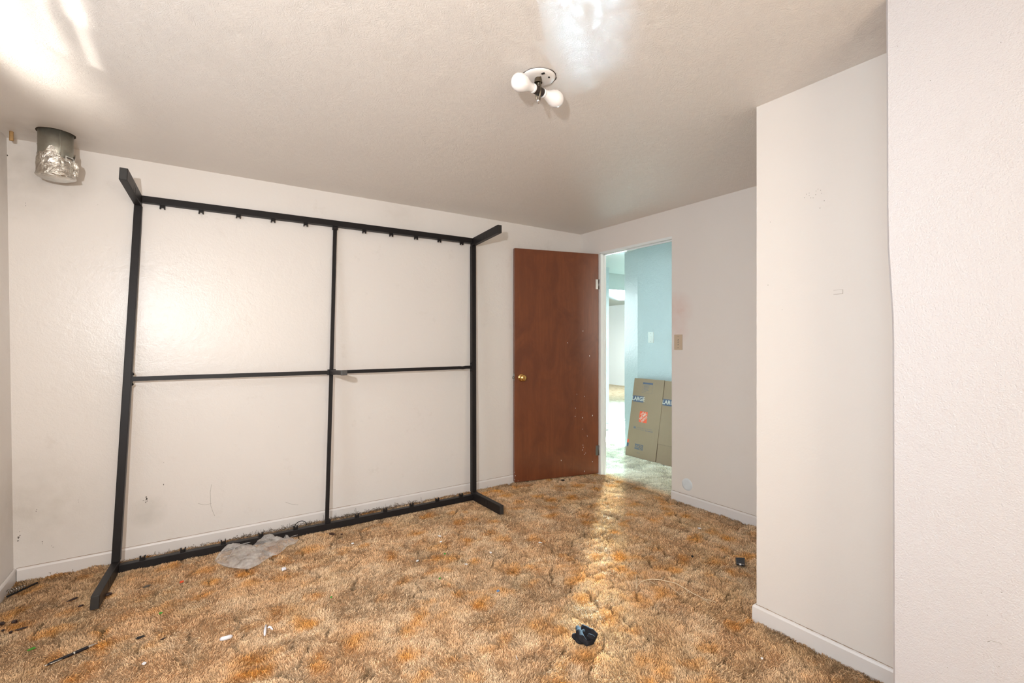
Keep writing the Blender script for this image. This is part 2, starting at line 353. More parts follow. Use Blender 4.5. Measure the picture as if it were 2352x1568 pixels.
def carpet(x, y):
    wx = (fbm(x*6, y*6, 3, 3)-.5)*.16; wy = (fbm(x*6, y*6, 40, 3)-.5)*.16
    wx2 = (fbm(x*22, y*22, 33, 2)-.5)*.03; wy2 = (fbm(x*22, y*22, 44, 2)-.5)*.03
    wx = wx*.75; wy = wy*.55; X = x+wx+wx2; Y = y+wy+wy2
    f1, f2, cid = voro(X/.175, Y/.088, 2)
    e = f2-f1                                            # 0 on the carved lines
    gate = np.clip((fbm(x*4.2, y*4.2, 61, 2)-.33)*6, 0, 1)   # the carving is worn away in places
    crease = np.exp(-(e/.06)**2)*gate
    lump = np.clip(e/.5, 0, 1)**.6
    h = -.014+.0060*lump*(.45+.55*gate)+.007*(fbm(x*14, y*14, 8, 3)-.5)-.006*crease
    # colour
    tan = np.array([.76, .49, .275]); pale = np.array([.83, .59, .37]); olive = np.array([.66, .46, .25]); orange = np.array([.78, .37, .09]); grey = np.array([.60, .44, .28]); dark = np.array([.13, .08, .035])
    n1 = fbm(x*9, y*9, 80, 4)[:, None]; col = tan+(pale-tan)*np.clip((n1-.42)*5, 0, 1)
    n2 = fbm(x*5+9, y*5, 90, 4)[:, None]; col = col+(olive-col)*np.clip((n2-.52)*6, 0, 1)*.40
    n4 = fbm(x*2.2, y*2.2+5, 110, 3)[:, None]; col = col+(grey-col)*np.clip((n4-.54)*4, 0, .35)
    f1b, f2b, cb = voro((x+wx*.7)/.17+4.3, (y+wy*.7)/.135+2.2, 21)
    n3 = fbm(x*13, y*13, 70, 3)
    om = np.clip((.46-f1b+(n3-.5)*1.1)*1.8, 0, 1)*(cb > .45)*(.45+.55*cb)
    col = col+(orange-col)*(om*.95)[:, None]
    n5 = fbm(x*60, y*60, 130, 2)[:, None]; col = col*(.72+.58*n5)
    col = col+(dark-col)*(crease*.78)[:, None]
    # trodden-in dirt along the walls, and a darker left back corner
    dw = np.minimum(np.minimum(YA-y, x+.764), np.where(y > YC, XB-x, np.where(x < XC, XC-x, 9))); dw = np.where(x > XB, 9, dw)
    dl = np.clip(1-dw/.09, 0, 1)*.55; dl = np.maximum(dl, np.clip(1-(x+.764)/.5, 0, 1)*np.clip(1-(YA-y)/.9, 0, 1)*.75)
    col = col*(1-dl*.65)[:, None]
    # hall yarn made paler: the bright light there is put into its colour
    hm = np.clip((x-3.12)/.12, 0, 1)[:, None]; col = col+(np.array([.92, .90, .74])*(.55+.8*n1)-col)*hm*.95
    return h, col, crease, gate
def in_room(x, y):
    a = (x > -.762) & (x < XB-.004) & (y < YA-.004) & (y > -1.45) & ~((x > XC-.004) & (y < YC)) & ~((x > XN-.003) & (y < .54))
    b_ = (x >= XB-.004) & (x < XB+WT+.01) & (y > DY0+.004) & (y < DY1-.012)
    c = (x >= XB+WT) & (x < 4.185) & (y > 1.6) & (y < 4.7) & ~((x > 4.095) & (y < 3.6)) & ~((x > 4.095+(y-3.592)*.34) & (y < 3.87))
    return a | b_ | c
m_pile, nt, b = M('shag_pile')
at = N(nt, 'ShaderNodeAttribute'); at.attribute_name = 'col'; nt.links.new(at.outputs['Color'], b.inputs['Base Color'])
b.inputs['Roughness'].default_value = .85; b.inputs['Specular IOR Level'].default_value = .08
def mesh_np(name, v, f, nper, col, mat, parent, kind):
    me = bpy.data.meshes.new(name); me.vertices.add(len(v)); me.vertices.foreach_set('co', v.astype(np.float32).ravel())
    me.loops.add(f.size); me.loops.foreach_set('vertex_index', f.astype(np.int32).ravel())
    me.polygons.add(len(f)); me.polygons.foreach_set('loop_start', (np.arange(len(f))*nper).astype(np.int32)); me.polygons.foreach_set('loop_total', np.full(len(f), nper, np.int32))
    me.update(calc_edges=True)
    a = me.attributes.new('col', 'FLOAT_COLOR', 'POINT'); c4 = np.ones((len(v), 4), np.float32); c4[:, :3] = np.clip(col, 0, 1); a.data.foreach_set('color', c4.ravel())
    me.materials.append(mat); o = bpy.data.objects.new(name, me); COL.objects.link(o); o.parent = parent; o['kind'] = kind; return o
# base cloth under the pile
gx = np.arange(-.775, 4.2, .012); gy = np.arange(-1.46, 4.72, .012); XX, YY = np.meshgrid(gx, gy, indexing='ij'); xf = XX.ravel(); yf = YY.ravel()
h, c, cr, gt = carpet(xf, yf); nx, ny = len(gx), len(gy); idx = np.arange(nx*ny).reshape(nx, ny)
q = np.stack([idx[:-1, :-1], idx[1:, :-1], idx[1:, 1:], idx[:-1, 1:]], -1).reshape(-1, 4)
cxm = xf[q].mean(1); cym = yf[q].mean(1); q = q[in_room(cxm, cym)]
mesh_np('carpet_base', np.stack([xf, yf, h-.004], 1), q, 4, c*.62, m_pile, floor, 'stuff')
# yarn tufts
def tufts():
    out = []
    for (sp, lo, hi) in ((.0038, 1.45, 2.6), (.0048, 2.6, 9), (.014, -3, 1.45)):
        ax = np.arange(-.77, 4.2, sp); ay = np.arange(-1.46, 4.7, sp); A, B_ = np.meshgrid(ax, ay, indexing='ij'); A = A.ravel()+rng.uniform(-.5, .5, A.size)*sp; B_ = B_.ravel()+rng.uniform(-.5, .5, B_.size)*sp
        d = A*.5577+B_*.83; lat = A*.83-B_*.5577
        m = (d >= lo) & (d < hi) & in_room(A, B_)
        if lo > 0: m &= (np.abs(lat) < d*1.083+.25)
        out.append((A[m], B_[m], np.full(m.sum(), sp)))
    return [np.concatenate(k) for k in zip(*out)]
tx, ty, ts = tufts()
h, c, cr, gt = carpet(tx, ty); n = len(tx)
print('tufts', n)
fa = fbm(tx*5, ty*5, 200, 3)*4*PI; lean = .30+.5*fbm(tx*11, ty*11, 210, 2)+rng.uniform(-.1, .35, n)      # the way the pile has been trodden
ang = fa+rng.normal(0, 1.15, n); ln = rng.uniform(.010, .017, n)*(1-.6*cr); wd = np.where(ts < .0045, .0021, .0026)*rng.uniform(.75, 1.3, n); wd = np.where(ts > .01, .006, wd)
dx = np.cos(ang)*np.sin(lean); dy = np.sin(ang)*np.sin(lean); dz = np.cos(lean)
wa = ang+PI/2+rng.normal(0, .9, n); ux = np.cos(wa)*wd*.5; uy = np.sin(wa)*wd*.5
base = np.stack([tx, ty, h-.004], 1); mid = base+np.stack([dx*.45, dy*.45, dz*.62], 1)*ln[:, None]; tip = base+np.stack([dx*1.05, dy*1.05, dz*.9], 1)*ln[:, None]
U = np.stack([ux, uy, np.zeros(n)], 1)
V = np.stack([base-U, base+U, mid+U*1.1, mid-U*1.1, tip], 1).reshape(-1, 3)
k5 = np.arange(n)*5
T = np.concatenate([np.stack([k5, k5+1, k5+2], 1), np.stack([k5, k5+2, k5+3], 1), np.stack([k5+3, k5+2, k5+4], 1)])
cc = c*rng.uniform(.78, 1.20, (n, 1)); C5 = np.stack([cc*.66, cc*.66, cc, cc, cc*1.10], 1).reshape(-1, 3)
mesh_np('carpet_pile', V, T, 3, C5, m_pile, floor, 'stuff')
# dusty curled threads and hair along the back baseboard
m_thr = plain('dusty_threads', (.17, .13, .09), .9)
mb = MB()
for i in range(900):
    x = random.triangular(-.75, 2.1, .9); 
    if random.random() < .35: x = random.choice((.18, .42, .60, .86, 1.02, 1.18))+random.gauss(0, .06)
    p = Vector((x, YA-.014-random.uniform(.0, .05), random.uniform(-.012, 0))); a = random.uniform(0, 2*PI); el = random.uniform(.0, 1.1); pts = [p]; L = random.uniform(.005, .014) if x < .2 or x > 1.5 else random.uniform(.008, .028)
    ks = random.uniform(-1.3, 1.3)
    for k in range(6):
        p = p+Vector((math.cos(a)*math.cos(el), math.sin(a)*math.cos(el)*.5, math.sin(el)))*L/4; p.y = min(p.y, YA-.0145); a += ks; el += random.uniform(-.7, .4); pts.append(p)
    mb.tube(pts, random.uniform(.0006, .0012), 3, False)
o = mb.build('loose_thread', m_thr, floor); o['kind'] = 'stuff'

# ------------------------------------------------------------------ door
dm, nt, b = M('mahogany_veneer'); v = coords(nt)
g = noise(nt, mapping(nt, v, (22, 22, .9)), 2.2, 9, .65, .6); bl = noise(nt, mapping(nt, v, (1.6, 1.6, .8)), 3.4, 5, .62, 1.2); fg = noise(nt, mapping(nt, v, (120, 120, 5)), 3, 3)
c = mix(nt, g.outputs[0], (.085, .022, .008), (.30, .092, .034))
c = mix(nt, ramp(nt, bl.outputs[0], [(.35, (0, 0, 0)), (.65, (1, 1, 1))]).outputs[0], c, (.23, .070, .026)); c.node.inputs[0].default_value = .5
c = mix(nt, math_(nt, 'MULTIPLY', ramp(nt, bl.outputs[0], [(.42, (0, 0, 0)), (.62, (1, 1, 1))]).outputs[0], .6), c, (.105, .028, .012))
c = mix(nt, math_(nt, 'MULTIPLY', fg.outputs[0], .35), c, (.08, .022, .010))
nt.links.new(c, b.inputs['Base Color']); b.inputs['Roughness'].default_value = .36; bump(nt, b, fg.outputs[0], .0004)
hinge = Vector((XB-.004, 3.176, 0)); free = Vector((2.294, 3.372, 0)); dd = (free-hinge).normalized(); dn = Vector((dd.y, -dd.x, 0))
if dn.y > 0: dn = -dn                                    # outward face normal (towards the room)
DW = (free-hinge).length; DT = .034; DB = .004; DTp = 2.024
def dpt(v): return hinge+dd*v.x-dn*v.y+Vector((0, 0, v.z))  # local: x along width from hinge, y into the thickness
door = struct(MB().box((0, 0, DB), (DW, DT, DTp), .0025).map(dpt), 'door_1', dm)
door['label'] = 'open dark mahogany-veneer slab door with a brass knob'
m_brass = plain('polished_brass', (.86, .56, .20), .14, 1, .05, 20); m_steel = plain('dull_steel', (.28, .27, .26), .35, 1)
ko = dpt(Vector((DW-.062, 0, .905)))
kb = MB().lathe([(0, 0), (.031, 0), (.033, .003), (.030, .007), (.013, .010), (.0115, .022), (.013, .030), (.024, .036), (.0285, .046), (.0275, .056), (.020, .062), (.008, .064), (0, .0635)], ko, dn, 32)
kb.build('door_knob', m_brass, door)
MB().lathe([(0, 0), (.010, 0), (.010, .012), (.006, .015), (0, .015)], dpt(Vector((DW, DT*.5, .905))), dd, 12).build('door_latch', m_steel, door)
MB().box((DW, .004, .88), (DW+.0015, DT-.004, .94)).map(dpt).build('latch_plate', m_steel, door)
for z in (.17, 1.70):
    hb = MB(); hb.tube([hinge+dn*.004+Vector((0.004, 0, z)), hinge+dn*.004+Vector((0.004, 0, z+.09))], .006, 10)
    hb.box((.002, -.001, z), (.030, .0005, z+.09)); hb.v[-8:] = [tuple(dpt(Vector(q))) for q in hb.v[-8:]]
    hb.build('hinge', m_steel, door)
fk = MB()
for (px, py) in [(1304, 787), (1339, 760), (1354, 817), (1325, 905), (1343, 910), (1322, 937), (1321, 956), (1338, 959), (1361, 954), (1338, 985), (1349, 1001), (1339, 1022), (1340, 1027), (1338, 1033), (1345, 1040), (1342, 1043), (1289, 1057), (1361, 1060), (1342, 1082), (1182, 1084), (1184, 1092), (1182, 1101), (1190, 1104)]:
    r = Fv+Rv*((px-1176)/1086)+Vector((0, 0, -(py-785)/1086)); o0 = Vector((0, 0, CAM_H)); t = (hinge-o0).dot(dn)/r.dot(dn); q0 = o0+r*t; q0 = q0-hinge
    u_ = q0.dot(dd); z_ = q0.z; s1 = random.uniform(.0012, .0035); s2 = random.uniform(.003, .008); a = random.uniform(-.6, .6)
    pts = [(u_+s1*math.cos(k*PI/3)*math.cos(a)-s2*math.sin(k*PI/3)*math.sin(a), z_+s1*math.cos(k*PI/3)*math.sin(a)+s2*math.sin(k*PI/3)*math.cos(a)) for k in range(6)]
    fk.add([dpt(Vector((x, -.0009, z))) for x, z in pts]+[dpt(Vector((x, .0001, z))) for x, z in pts], [tuple(range(6))]+[(k, (k+1) % 6, 6+(k+1) % 6, 6+k) for k in range(6)])
o = fk.build('paint_flecks', plain('white_paint_fleck', (.8, .8, .78), .5), door); o['kind'] = 'stuff'

# ------------------------------------------------------------------ metal bed frame leaning on the back wall
po = Vector((-.3663, 3.2369, -.0096)); A = Vector((2.1775, -.0503, .0072)); Bv = Vector((.0871, .1617, 2.0552)); Cv = Vector((-.0237, -.4251, .0193))
FW, FH, FL = A.length, Bv.length, Cv.length; nA, nB, nC = A.normalized(), Bv.normalized(), Cv.normalized()
def fp(v): return po+nA*v.x+nB*v.y+nC*v.z       # frame coordinates: x along, y up the frame, z out towards the room
m_frame, nt, b = M('black_powder_coat'); v = coords(nt); n1 = noise(nt, v, 300, 2); n2 = noise(nt, v, 5, 4)
nt.links.new(mix(nt, n2.outputs[0], (.010, .009, .010), (.020, .017, .016)), b.inputs['Base Color']); b.inputs['Roughness'].default_value = .45; b.inputs['Specular IOR Level'].default_value = .2; bump(nt, b, n1.outputs[0], .0002)
m_slot = plain('black_slot', (.004, .004, .004), .9)
fr = empty('bed_frame', fp(Vector((FW/2, 0, 0))))
tag(fr, 'black metal bed frame stood on edge, leaning against the long white wall', 'bed frame')
RT = .040; TH = .040; LA, LB = .033, .060
def fpart(name, lo, hi, bev=.002, par=None, mat=None): return MB().box(lo, hi, bev).map(fp).build(name, mat or m_frame, par or fr)
fpart('long_rail', (LA, FH-RT, -TH), (FW-LA, FH, 0)); fpart('long_rail', (LA, 0, -TH), (FW-LA, RT, 0))
fpart('end_rail', (0, LB, -TH), (.036, FH-LB, 0)); fpart('end_rail', (FW-.036, LB, -TH), (FW, FH-LB, 0))
for x0 in (0, FW-LA):
    for y0 in (0, FH-LB):
        lg = fpart('leg', (x0, y0, -TH), (x0+LA, y0+LB, FL-.004))
        MB().box((x0+.0012, y0+.0012, FL-.006), (x0+LA-.0012, y0+LB-.0012, FL), .0015).map(fp).build('end_cap', plain('black_plastic', (.022, .020, .018), .55), lg)
        xi = x0+LA if x0 == 0 else x0
        for zz in (.20, .245):
            yy = y0+(.006 if y0 > 1 else .022)
            MB().box((xi-.0004, yy, zz-.0015), (xi+.0006, yy+.032, zz+.0015)).map(fp).build('slot', m_slot, lg)
# slat clips: little U brackets
def clip(x, y, s):      # s=-1 hangs below the top rail, +1 stands on the bottom rail
    m_ = MB(); wv = .0095; hh = .020
    m_.box((x-wv, min(y, y+s*.003), -.026), (x+wv, max(y, y+s*.003), -.004))
    for sx in (-1, 1):
        m_.box((x+sx*wv-.003, min(y, y+s*hh), -.026), (x+sx*wv+.003, max(y, y+s*hh), -.004))
        m_.box((x+sx*(wv+.001)-.0030, min(y+s*hh, y+s*(hh+.003)), -.022), (x+sx*(wv+.001)+.0030, max(y+s*hh, y+s*(hh+.003)), -.008))
    m_.box((x-wv, min(y+s*.002, y+s*.017), -.007), (x+wv, max(y+s*.002, y+s*.017), -.004))
    return m_.map(fp).build('slat_clip', m_frame, fr)
for x in (.128, .315, .509, .703, .898, 1.285, 1.481, 1.672, 1.863, 2.055): clip(x, FH-RT, -1)
for x in (.130, .311, .505, .699, .893, 1.273, 1.466, 1.658, 1.856, 2.052): clip(x, RT, 1)
# centre beam (short way) and cross bar (long way)
def bar(name, pts, hw, z0, z1, vert):
    vs = []
    for (x, y) in pts:
        if vert: vs += [(x-hw, y, z0), (x+hw, y, z0), (x+hw, y, z1), (x-hw, y, z1)]
        else: vs += [(x, y-hw, z0), (x, y+hw, z0), (x, y+hw, z1), (x, y-hw, z1)]
    k = len(pts); fs = [(i*4+j, i*4+(j+1) % 4, (i+1)*4+(j+1) % 4, (i+1)*4+j) for i in range(k-1) for j in range(4)]+[(3, 2, 1, 0), (4*k-4, 4*k-3, 4*k-2, 4*k-1)]
    return MB().add(vs, fs).map(fp).build(name, m_frame, fr)
bar('centre_beam', [(1.087, FH-RT), (1.087, 1.06), (1.086, 1.0), (1.082, RT)], .0115, -.032, -.014, True)
bar('cross_bar', [(.040, 1.024), (.075, 1.024), (.10, 1.0235), (.13, 1.0245), (1.06, 1.021)], .0125, -.022, -.004, False)
bar('cross_bar', [(1.11, 1.021), (2.04, 1.021), (2.065, 1.019), (2.09, 1.0225), (2.142, 1.0225)], .0120, -.022, -.004, False)
for x, s in ((.036, 1), (FW-.036, -1)):
    bk = MB(); bk.box((min(x, x+s*.004), .985, -.032), (max(x, x+s*.004), 1.062, -.002)).map(fp); bkt = bk.build('end_bracket', m_frame, fr)
    for yy in (.995, 1.050): MB().lathe([(0, 0), (.006, 0), (.006, .004), (.003, .006), (0, .006)], fp(Vector((x+s*.004, yy, -.014))), nA*s, 10).build('bolt', m_slot, bkt)
for y, s in ((FH-RT, -1), (RT, 1)):
    MB().box((1.087-.017, min(y, y+s*.022), -.034), (1.087+.017, max(y, y+s*.022), -.006), .002).map(fp).build('end_bracket', m_frame, fr)
jb = MB(); jb.box((1.062, 1.003, -.034), (1.112, 1.041, -.003), .002); jb.map(fp); jn = jb.build('centre_bracket', m_frame, fr)
cl = MB(); cl.box((1.072, 1.008, -.004), (1.104, 1.036, .395), .002); cl.map(fp); cleg = cl.build('centre_leg', m_frame, fr)
MB().box((1.071, 1.007, .37), (1.105, 1.037, .402), .003).map(fp).build('end_cap', plain('grey_plastic_foot', (.05, .048, .046), .5), cleg)
lp = [fp(Vector((.893+.03+.034*math.cos(t), RT+.016+.030*math.sin(t), -.014))) for t in [PI*1.05-i*PI*1.05/14 for i in range(15)]]
MB().tube(lp, .0022, 6).build('cable_tie', m_slot, fr)

# ------------------------------------------------------------------ flue pipe stub
m_galv, nt, b = M('old_galvanised_steel'); v = coords(nt); n1 = noise(nt, v, 24, 6, .6); n2 = noise(nt, v, 160, 3)
nt.links.new(mix(nt, n1.outputs[0], (.24, .22, .17), (.50, .50, .44)), b.inputs['Base Color']); b.inputs['Metallic'].default_value = .8; b.inputs['Roughness'].default_value = .42; bump(nt, b, n2.outputs[0], .0003)
m_foil, nt, b = M('foil_tape'); v = coords(nt); n1 = noise(nt, v, 28, 5, .55, 1.5)
b.inputs['Base Color'].default_value = (.72, .69, .63, 1); b.inputs['Metallic'].default_value = 1; b.inputs['Roughness'].default_value = .24; bump(nt, b, n1.outputs[0], .012)
fc = Vector((-.571, 3.215, 0)); PR = .066
fp_ = empty('flue_pipe', (fc.x, fc.y, 2.03)); tag(fp_, 'short galvanised metal pipe stub hanging from the ceiling, wrapped in foil tape', 'pipe')
MB().lathe([(PR-.002, 2.10-.03), (PR, 2.10-.03), (PR, CE), (PR-.004, CE), (PR-.004, 2.10)], fc, (0, 0, 1), 40).build('pipe_wall', m_galv, fp_)
sa = math.atan2(-fc.y, -fc.x)+.22; sd = Vector((math.cos(sa), math.sin(sa), 0))
MB().tube([fc+sd*(PR+.001)+Vector((0, 0, 2.10)), fc+sd*(PR+.001)+Vector((0, 0, CE-.002))], .0035, 6).build('seam', m_galv, fp_)
bm = bmesh.new(); vs = []; seg = 44; rows = 14
top = lambda t: 2.135+.022*math.sin(3*t+.4)+.012*math.sin(7*t)
mb = MB(); V_ = []
for j in range(rows+1):
    for k in range(seg):
        t = 2*PI*k/seg; z = 2.03+(top(t)-2.03)*j/rows; d = mnoise.noise(Vector((math.cos(t)*2.6, math.sin(t)*2.6, z*26)))*.0045+mnoise.noise(Vector((math.cos(t)*6, math.sin(t)*6, z*60)))*.002
        flare = .006*max(0, 1-(z-2.03)/.02); rr_ = PR+.004+d+flare
        V_.append(fc+Vector((math.cos(t)*rr_, math.sin(t)*rr_, z+.004*math.sin(2*t+1)*(j == 0))))
F_ = [(j*seg+k, j*seg+(k+1) % seg, (j+1)*seg+(k+1) % seg, (j+1)*seg+k) for j in range(rows) for k in range(seg)]
mb.add(V_, F_, True); mb.add([V_[k] for k in range(seg)]+[fc+Vector((0, 0, 2.028))], [(k, (k+1) % seg, seg) for k in range(seg)], True)
mb.build('foil_wrap', m_foil, fp_)
ra = sa-.2+1.2; fd = Vector((math.cos(sa+.95), math.sin(sa+.95), 0)); ft = Vector((-fd.y, fd.x, 0)); q0 = fc+fd*(PR+.003)
mb = MB().add([q0+Vector((0, 0, 2.045)), q0+Vector((0, 0, 2.125)), q0+fd*.014+ft*.01+Vector((0, 0, 2.115)), q0+fd*.021+ft*.006+Vector((0, 0, 2.09)), q0+fd*.012+ft*.012+Vector((0, 0, 2.05))], [(0, 1, 2, 3, 4)])
mb.add([Vector(v)+ft*.0008 for v in mb.v[:5]], [(4, 3, 2, 1, 0)]); mb.build('foil_flap', m_foil, fp_)
ld = Vector((math.cos(sa+.55), math.sin(sa+.55), 0)); lt = Vector((-ld.y, ld.x, 0)); lc = fc+ld*(PR+.0065)
def lpv(a, z): return lc+lt*a+Vector((0, 0, 2.118+z))-ld*(a*a*6)
mb = MB()
for (a0, a1, z0, z1) in ((-.02, .02, .010, .0125), (-.02, -.0175, -.012, .010), (.0175, .02, -.012, .010), (-.02, -.008, -.0145, -.012)):
    mb.add([lpv(a0, z0)+ld*.001, lpv(a1, z0)+ld*.001, lpv(a1, z1)+ld*.001, lpv(a0, z1)+ld*.001, lpv(a0, z0), lpv(a1, z0), lpv(a1, z1), lpv(a0, z1)], [(0, 1, 2, 3), (0, 4, 5, 1), (2, 6, 7, 3), (1, 5, 6, 2), (0, 3, 7, 4)])
mb.build('paper_label', plain('torn_label', (.75, .74, .70), .6), fp_)
mb = MB().add([lpv(-.012, .002)+ld*.0006, lpv(.012, .002)+ld*.0006, lpv(.012, .006)+ld*.0006, lpv(-.012, .006)+ld*.0006], [(0, 1, 2, 3)]); mb.build('label_print', plain('dark_print', (.08, .07, .06), .7), fp_)
mb = MB().lathe([(PR, CE-.001), (PR+.006, CE-.0012), (PR+.008, CE-.0001), (PR, CE-.0001)], fc, (0, 0, 1), 40); mb.v = [(x+random.uniform(-.0015, .0015), y+random.uniform(-.0015, .0015), z) for x, y, z in mb.v]
mb.build('ceiling_gap', plain('sooty_gap', (.05, .035, .02), .9), fp_)
# wooden peg at the ceiling in the corner
pg = MB().lathe([(0, 0), (.008, 0), (.0085, .004), (.0078, .02), (.008, .045), (0, .045)], (-.748, 3.31, CE-.045), (0, 0, 1), 14)
tag(pg.build('wooden_peg', plain('tan_wood', (.42, .25, .10), .7, 0, .3, 60), origin=(-.748, 3.31, CE-.045)), 'tiny tan wooden peg under the ceiling in the left corner', 'peg')

# ------------------------------------------------------------------ ceiling light
cc_ = Vector((1.119, 1.478, CE)); cl = empty('ceiling_light', cc_); tag(cl, 'bare ceiling light with two white globe bulbs and no shade', 'light')
m_canopy = paint('dirty_white_enamel', (.72, .68, .64), .35, .0005, 30, .7)
MB().lathe([(0, CE-.0105), (.045, CE-.0105), (.060, CE-.008), (.066, CE-.002), (.066, CE)], (cc_.x, cc_.y, 0), (0, 0, 1), 40).build('canopy', m_canopy, cl)
mb = MB(); k = 64; V_ = []
for i in range(k):
    t = 2*PI*i/k; r0 = .066; r1 = .0675+.0035*max(0, mnoise.noise(Vector((math.cos(t)*3, math.sin(t)*3, 1))) + .25)+random.uniform(0, .001)
    for r_ in (r0, r1): V_.append((cc_.x+math.cos(t)*r_, cc_.y+math.sin(t)*r_, CE-.0016))
mb.add(V_, [(2*i, 2*i+1, (2*i+3) % (2*k), (2*i+2) % (2*k)) for i in range(k)]); mb.build('canopy_gap', plain('dark_gap', (.035, .022, .014), .9), cl)
for (px, py, l_) in ((1247.5, 168.5, .010), (1261, 177, .0045)):
    q0 = survey(px, py, CE-.0108); rdir = Vector((.83, -.5577, 0)); rdir.rotate(Matrix.Rotation(-.5, 3, 'Z'))
    MB().tube([q0-rdir*l_*.6, q0+rdir*l_*.6], .0035, 8).build('screw_slot', m_slot, cl)
m_sock = plain('dark_bakelite', (.022, .014, .010), .35); m_brz = plain('tarnished_metal', (.17, .14, .10), .38, .85)
bx = Vector((.99, .13, 0)).normalized(); sc = Vector((1.110, 1.469, CE-.060)); px_ = Vector((-bx.y, bx.x, 0))
MB().lathe([(0, -.024), (.014, -.024), (.0165, -.020), (.0165, -.004), (.014, 0), (.0165, .004), (.0165, .020), (.014, .024), (0, .024)], sc, bx, 20).build('socket', m_sock, cl)
for s_ in (-1, 1):
    o_ = sc+px_*.012*s_
    MB().add([], []).tube([o_+Vector((0, 0, .050)), o_+Vector((0, 0, -.005)), sc+px_*.006*s_+Vector((0, 0, -.040))], .0038, 6).build('strap', m_brz, cl)
MB().lathe([(0, -.050), (.004, -.049), (.005, -.044), (.008, -.042), (.008, -.036), (.005, -.034), (0, -.034)], sc, (0, 0, 1), 12).build('finial_nut', plain('bright_nut', (.6, .58, .55), .25, .9), cl)
MB().lathe([(.016, .030), (.014, .046), (.010, .0505)], sc, (0, 0, 1), 14).build('stem', m_brz, cl)
m_bulb, nt, b = M('opal_glass'); b.inputs['Base Color'].default_value = (.80, .77, .75, 1); b.inputs['Roughness'].default_value = .12; b.inputs['Coat Weight'].default_value = .5
n1 = noise(nt, coords(nt), 20, 2); nt.links.new(mix(nt, n1.outputs[0], (.80, .76, .73), (.84, .80, .78)), b.inputs['Base Color'])
for s_ in (-1, 1):
    prof = [(.0135, .022), (.0150, .030), (.0165, .042), (.020, .056), (.0265, .070), (.0315, .084), (.0328, .097), (.0305, .110), (.0245, .121), (.015, .1275), (.006, .130), (0, .1302)]
    MB().lathe(prof, sc, (bx*s_+Vector((0, 0, -.02 if s_ < 0 else .02))), 28).build('light_bulb', m_bulb, cl)
    MB().lathe([(.0138, .018), (.0170, .024), (.0172, .031), (.0150, .033)], sc, bx*s_, 20).build('bulb_collar', plain('white_collar', (.75, .74, .73), .4), cl)

# ------------------------------------------------------------------ switches and small wall things
def switch(name, loc, nrm, tan, label, mat, h=.118, w_=.072, toggles=1):
    loc = Vector(loc); n_ = Vector(nrm); t_ = Vector(tan)
    def f(v): return loc+t_*v.x+Vector((0, 0, v.y))+n_*v.z
    e = MB().box((-w_/2, -h/2, 0), (w_/2, h/2, .007), .0028).map(f).build(name, mat, origin=loc); tag(e, label, 'light switch')
    for yy in (-.042, .042): MB().lathe([(0, 0), (.0032, 0), (.0028, .0016), (0, .0018)], f(Vector((0, yy, .007))), n_, 10).build('screw', m_steel, e)
    if toggles == 1:
        MB().box((-.006, -.014, .006), (.006, .014, .0085), .001).map(f).build('toggle_slot', mat, e)
        tg = MB().add([(-.004, -.005, .007), (.004, -.005, .007), (.004, .006, .007), (-.004, .006, .007), (-.003, .006, .021), (.003, .006, .021), (.003, .012, .019), (-.003, .012, .019)], [(0, 1, 2, 3), (4, 5, 6, 7), (0, 1, 5, 4), (1, 2, 6, 5), (2, 3, 7, 6), (3, 0, 4, 7)]).map(f); tg.build('toggle', mat, e)
    else:
        for yy in (-.018, 0, .018):
            MB().box((-.007, yy-.005, .006), (.007, yy+.005, .0078)).map(f).build('toggle_slot', m_steel, e)
            MB().box((-.004, yy-.002, .0075), (.004, yy+.004, .012), .001).map(f).build('toggle', mat, e)
    return e
m_almond = plain('almond_plastic', (.56, .44, .31), .35, 0, .03); m_wpl = plain('white_plastic', (.66, .68, .62), .3, 0, .03)
switch('light_switch', (XB, 2.310, 1.212), (-1, 0, 0), (0, -1, 0), 'almond light switch plate on the white wall beside the doorway', m_almond, toggles=3)
switch('light_switch', (4.10, 3.405, 1.262), (-1, 0, 0), (0, -1, 0), 'white toggle light switch on the teal hallway wall', m_wpl)
o = MB().lathe([(0, .005), (.030, .0045), (.043, .003), (.046, 0)], (XB, 2.234, .134), (-1, 0, 0), 32).build('cover_plate', plain('pale_blue_plate', (.70, .74, .76), .4), origin=(XB, 2.234, .134))
tag(o, 'round pale cover plate low on the wall right of the doorway', 'plate')
wc = bpy.data.objects['wall_closet']
mb = MB()
for (y0, y1, z0, z1) in ((.795, .8272, 1.398, 1.3992), (.795, .8272, 1.414, 1.4148), (.795, .7962, 1.398, 1.4148)): mb.box((XC-.0012, y0, z0), (XC, y1, z1))
mb.build('patch_outline', plain('patch_edge', (.42, .34, .28), .7), wc)
mb = MB()
for i in range(11):
    y = .93-i*.006+random.uniform(-.003, .003); z = 1.80+.014*math.sin(i)+i*.001; mb.lathe([(0, .0), (.0013, 0), (.001, .0008), (0, .001)], (XC, y, z), (-1, 0, 0), 6)
for (y, z, r_) in ((.86, 1.77, .0015), (.875, 1.745, .0015), (1.07, 1.73, .0012), (1.08, 1.46, .0015), (1.02, 1.35, .001)): mb.lathe([(0, .0), (r_, 0), (r_, .0008), (0, .001)], (XC, y, z), (-1, 0, 0), 6)
mb.build('pin_marks', plain('pin_mark', (.25, .2, .17), .8), wc)['kind'] = 'stuff'
MB().lathe([(0, 0), (.0045, 0), (.0035, .001), (0, .0012)], (XB, 1.65, 1.80), (-1, 0, 0), 8).build('nail_hole', m_slot, bpy.data.objects['wall_right'])

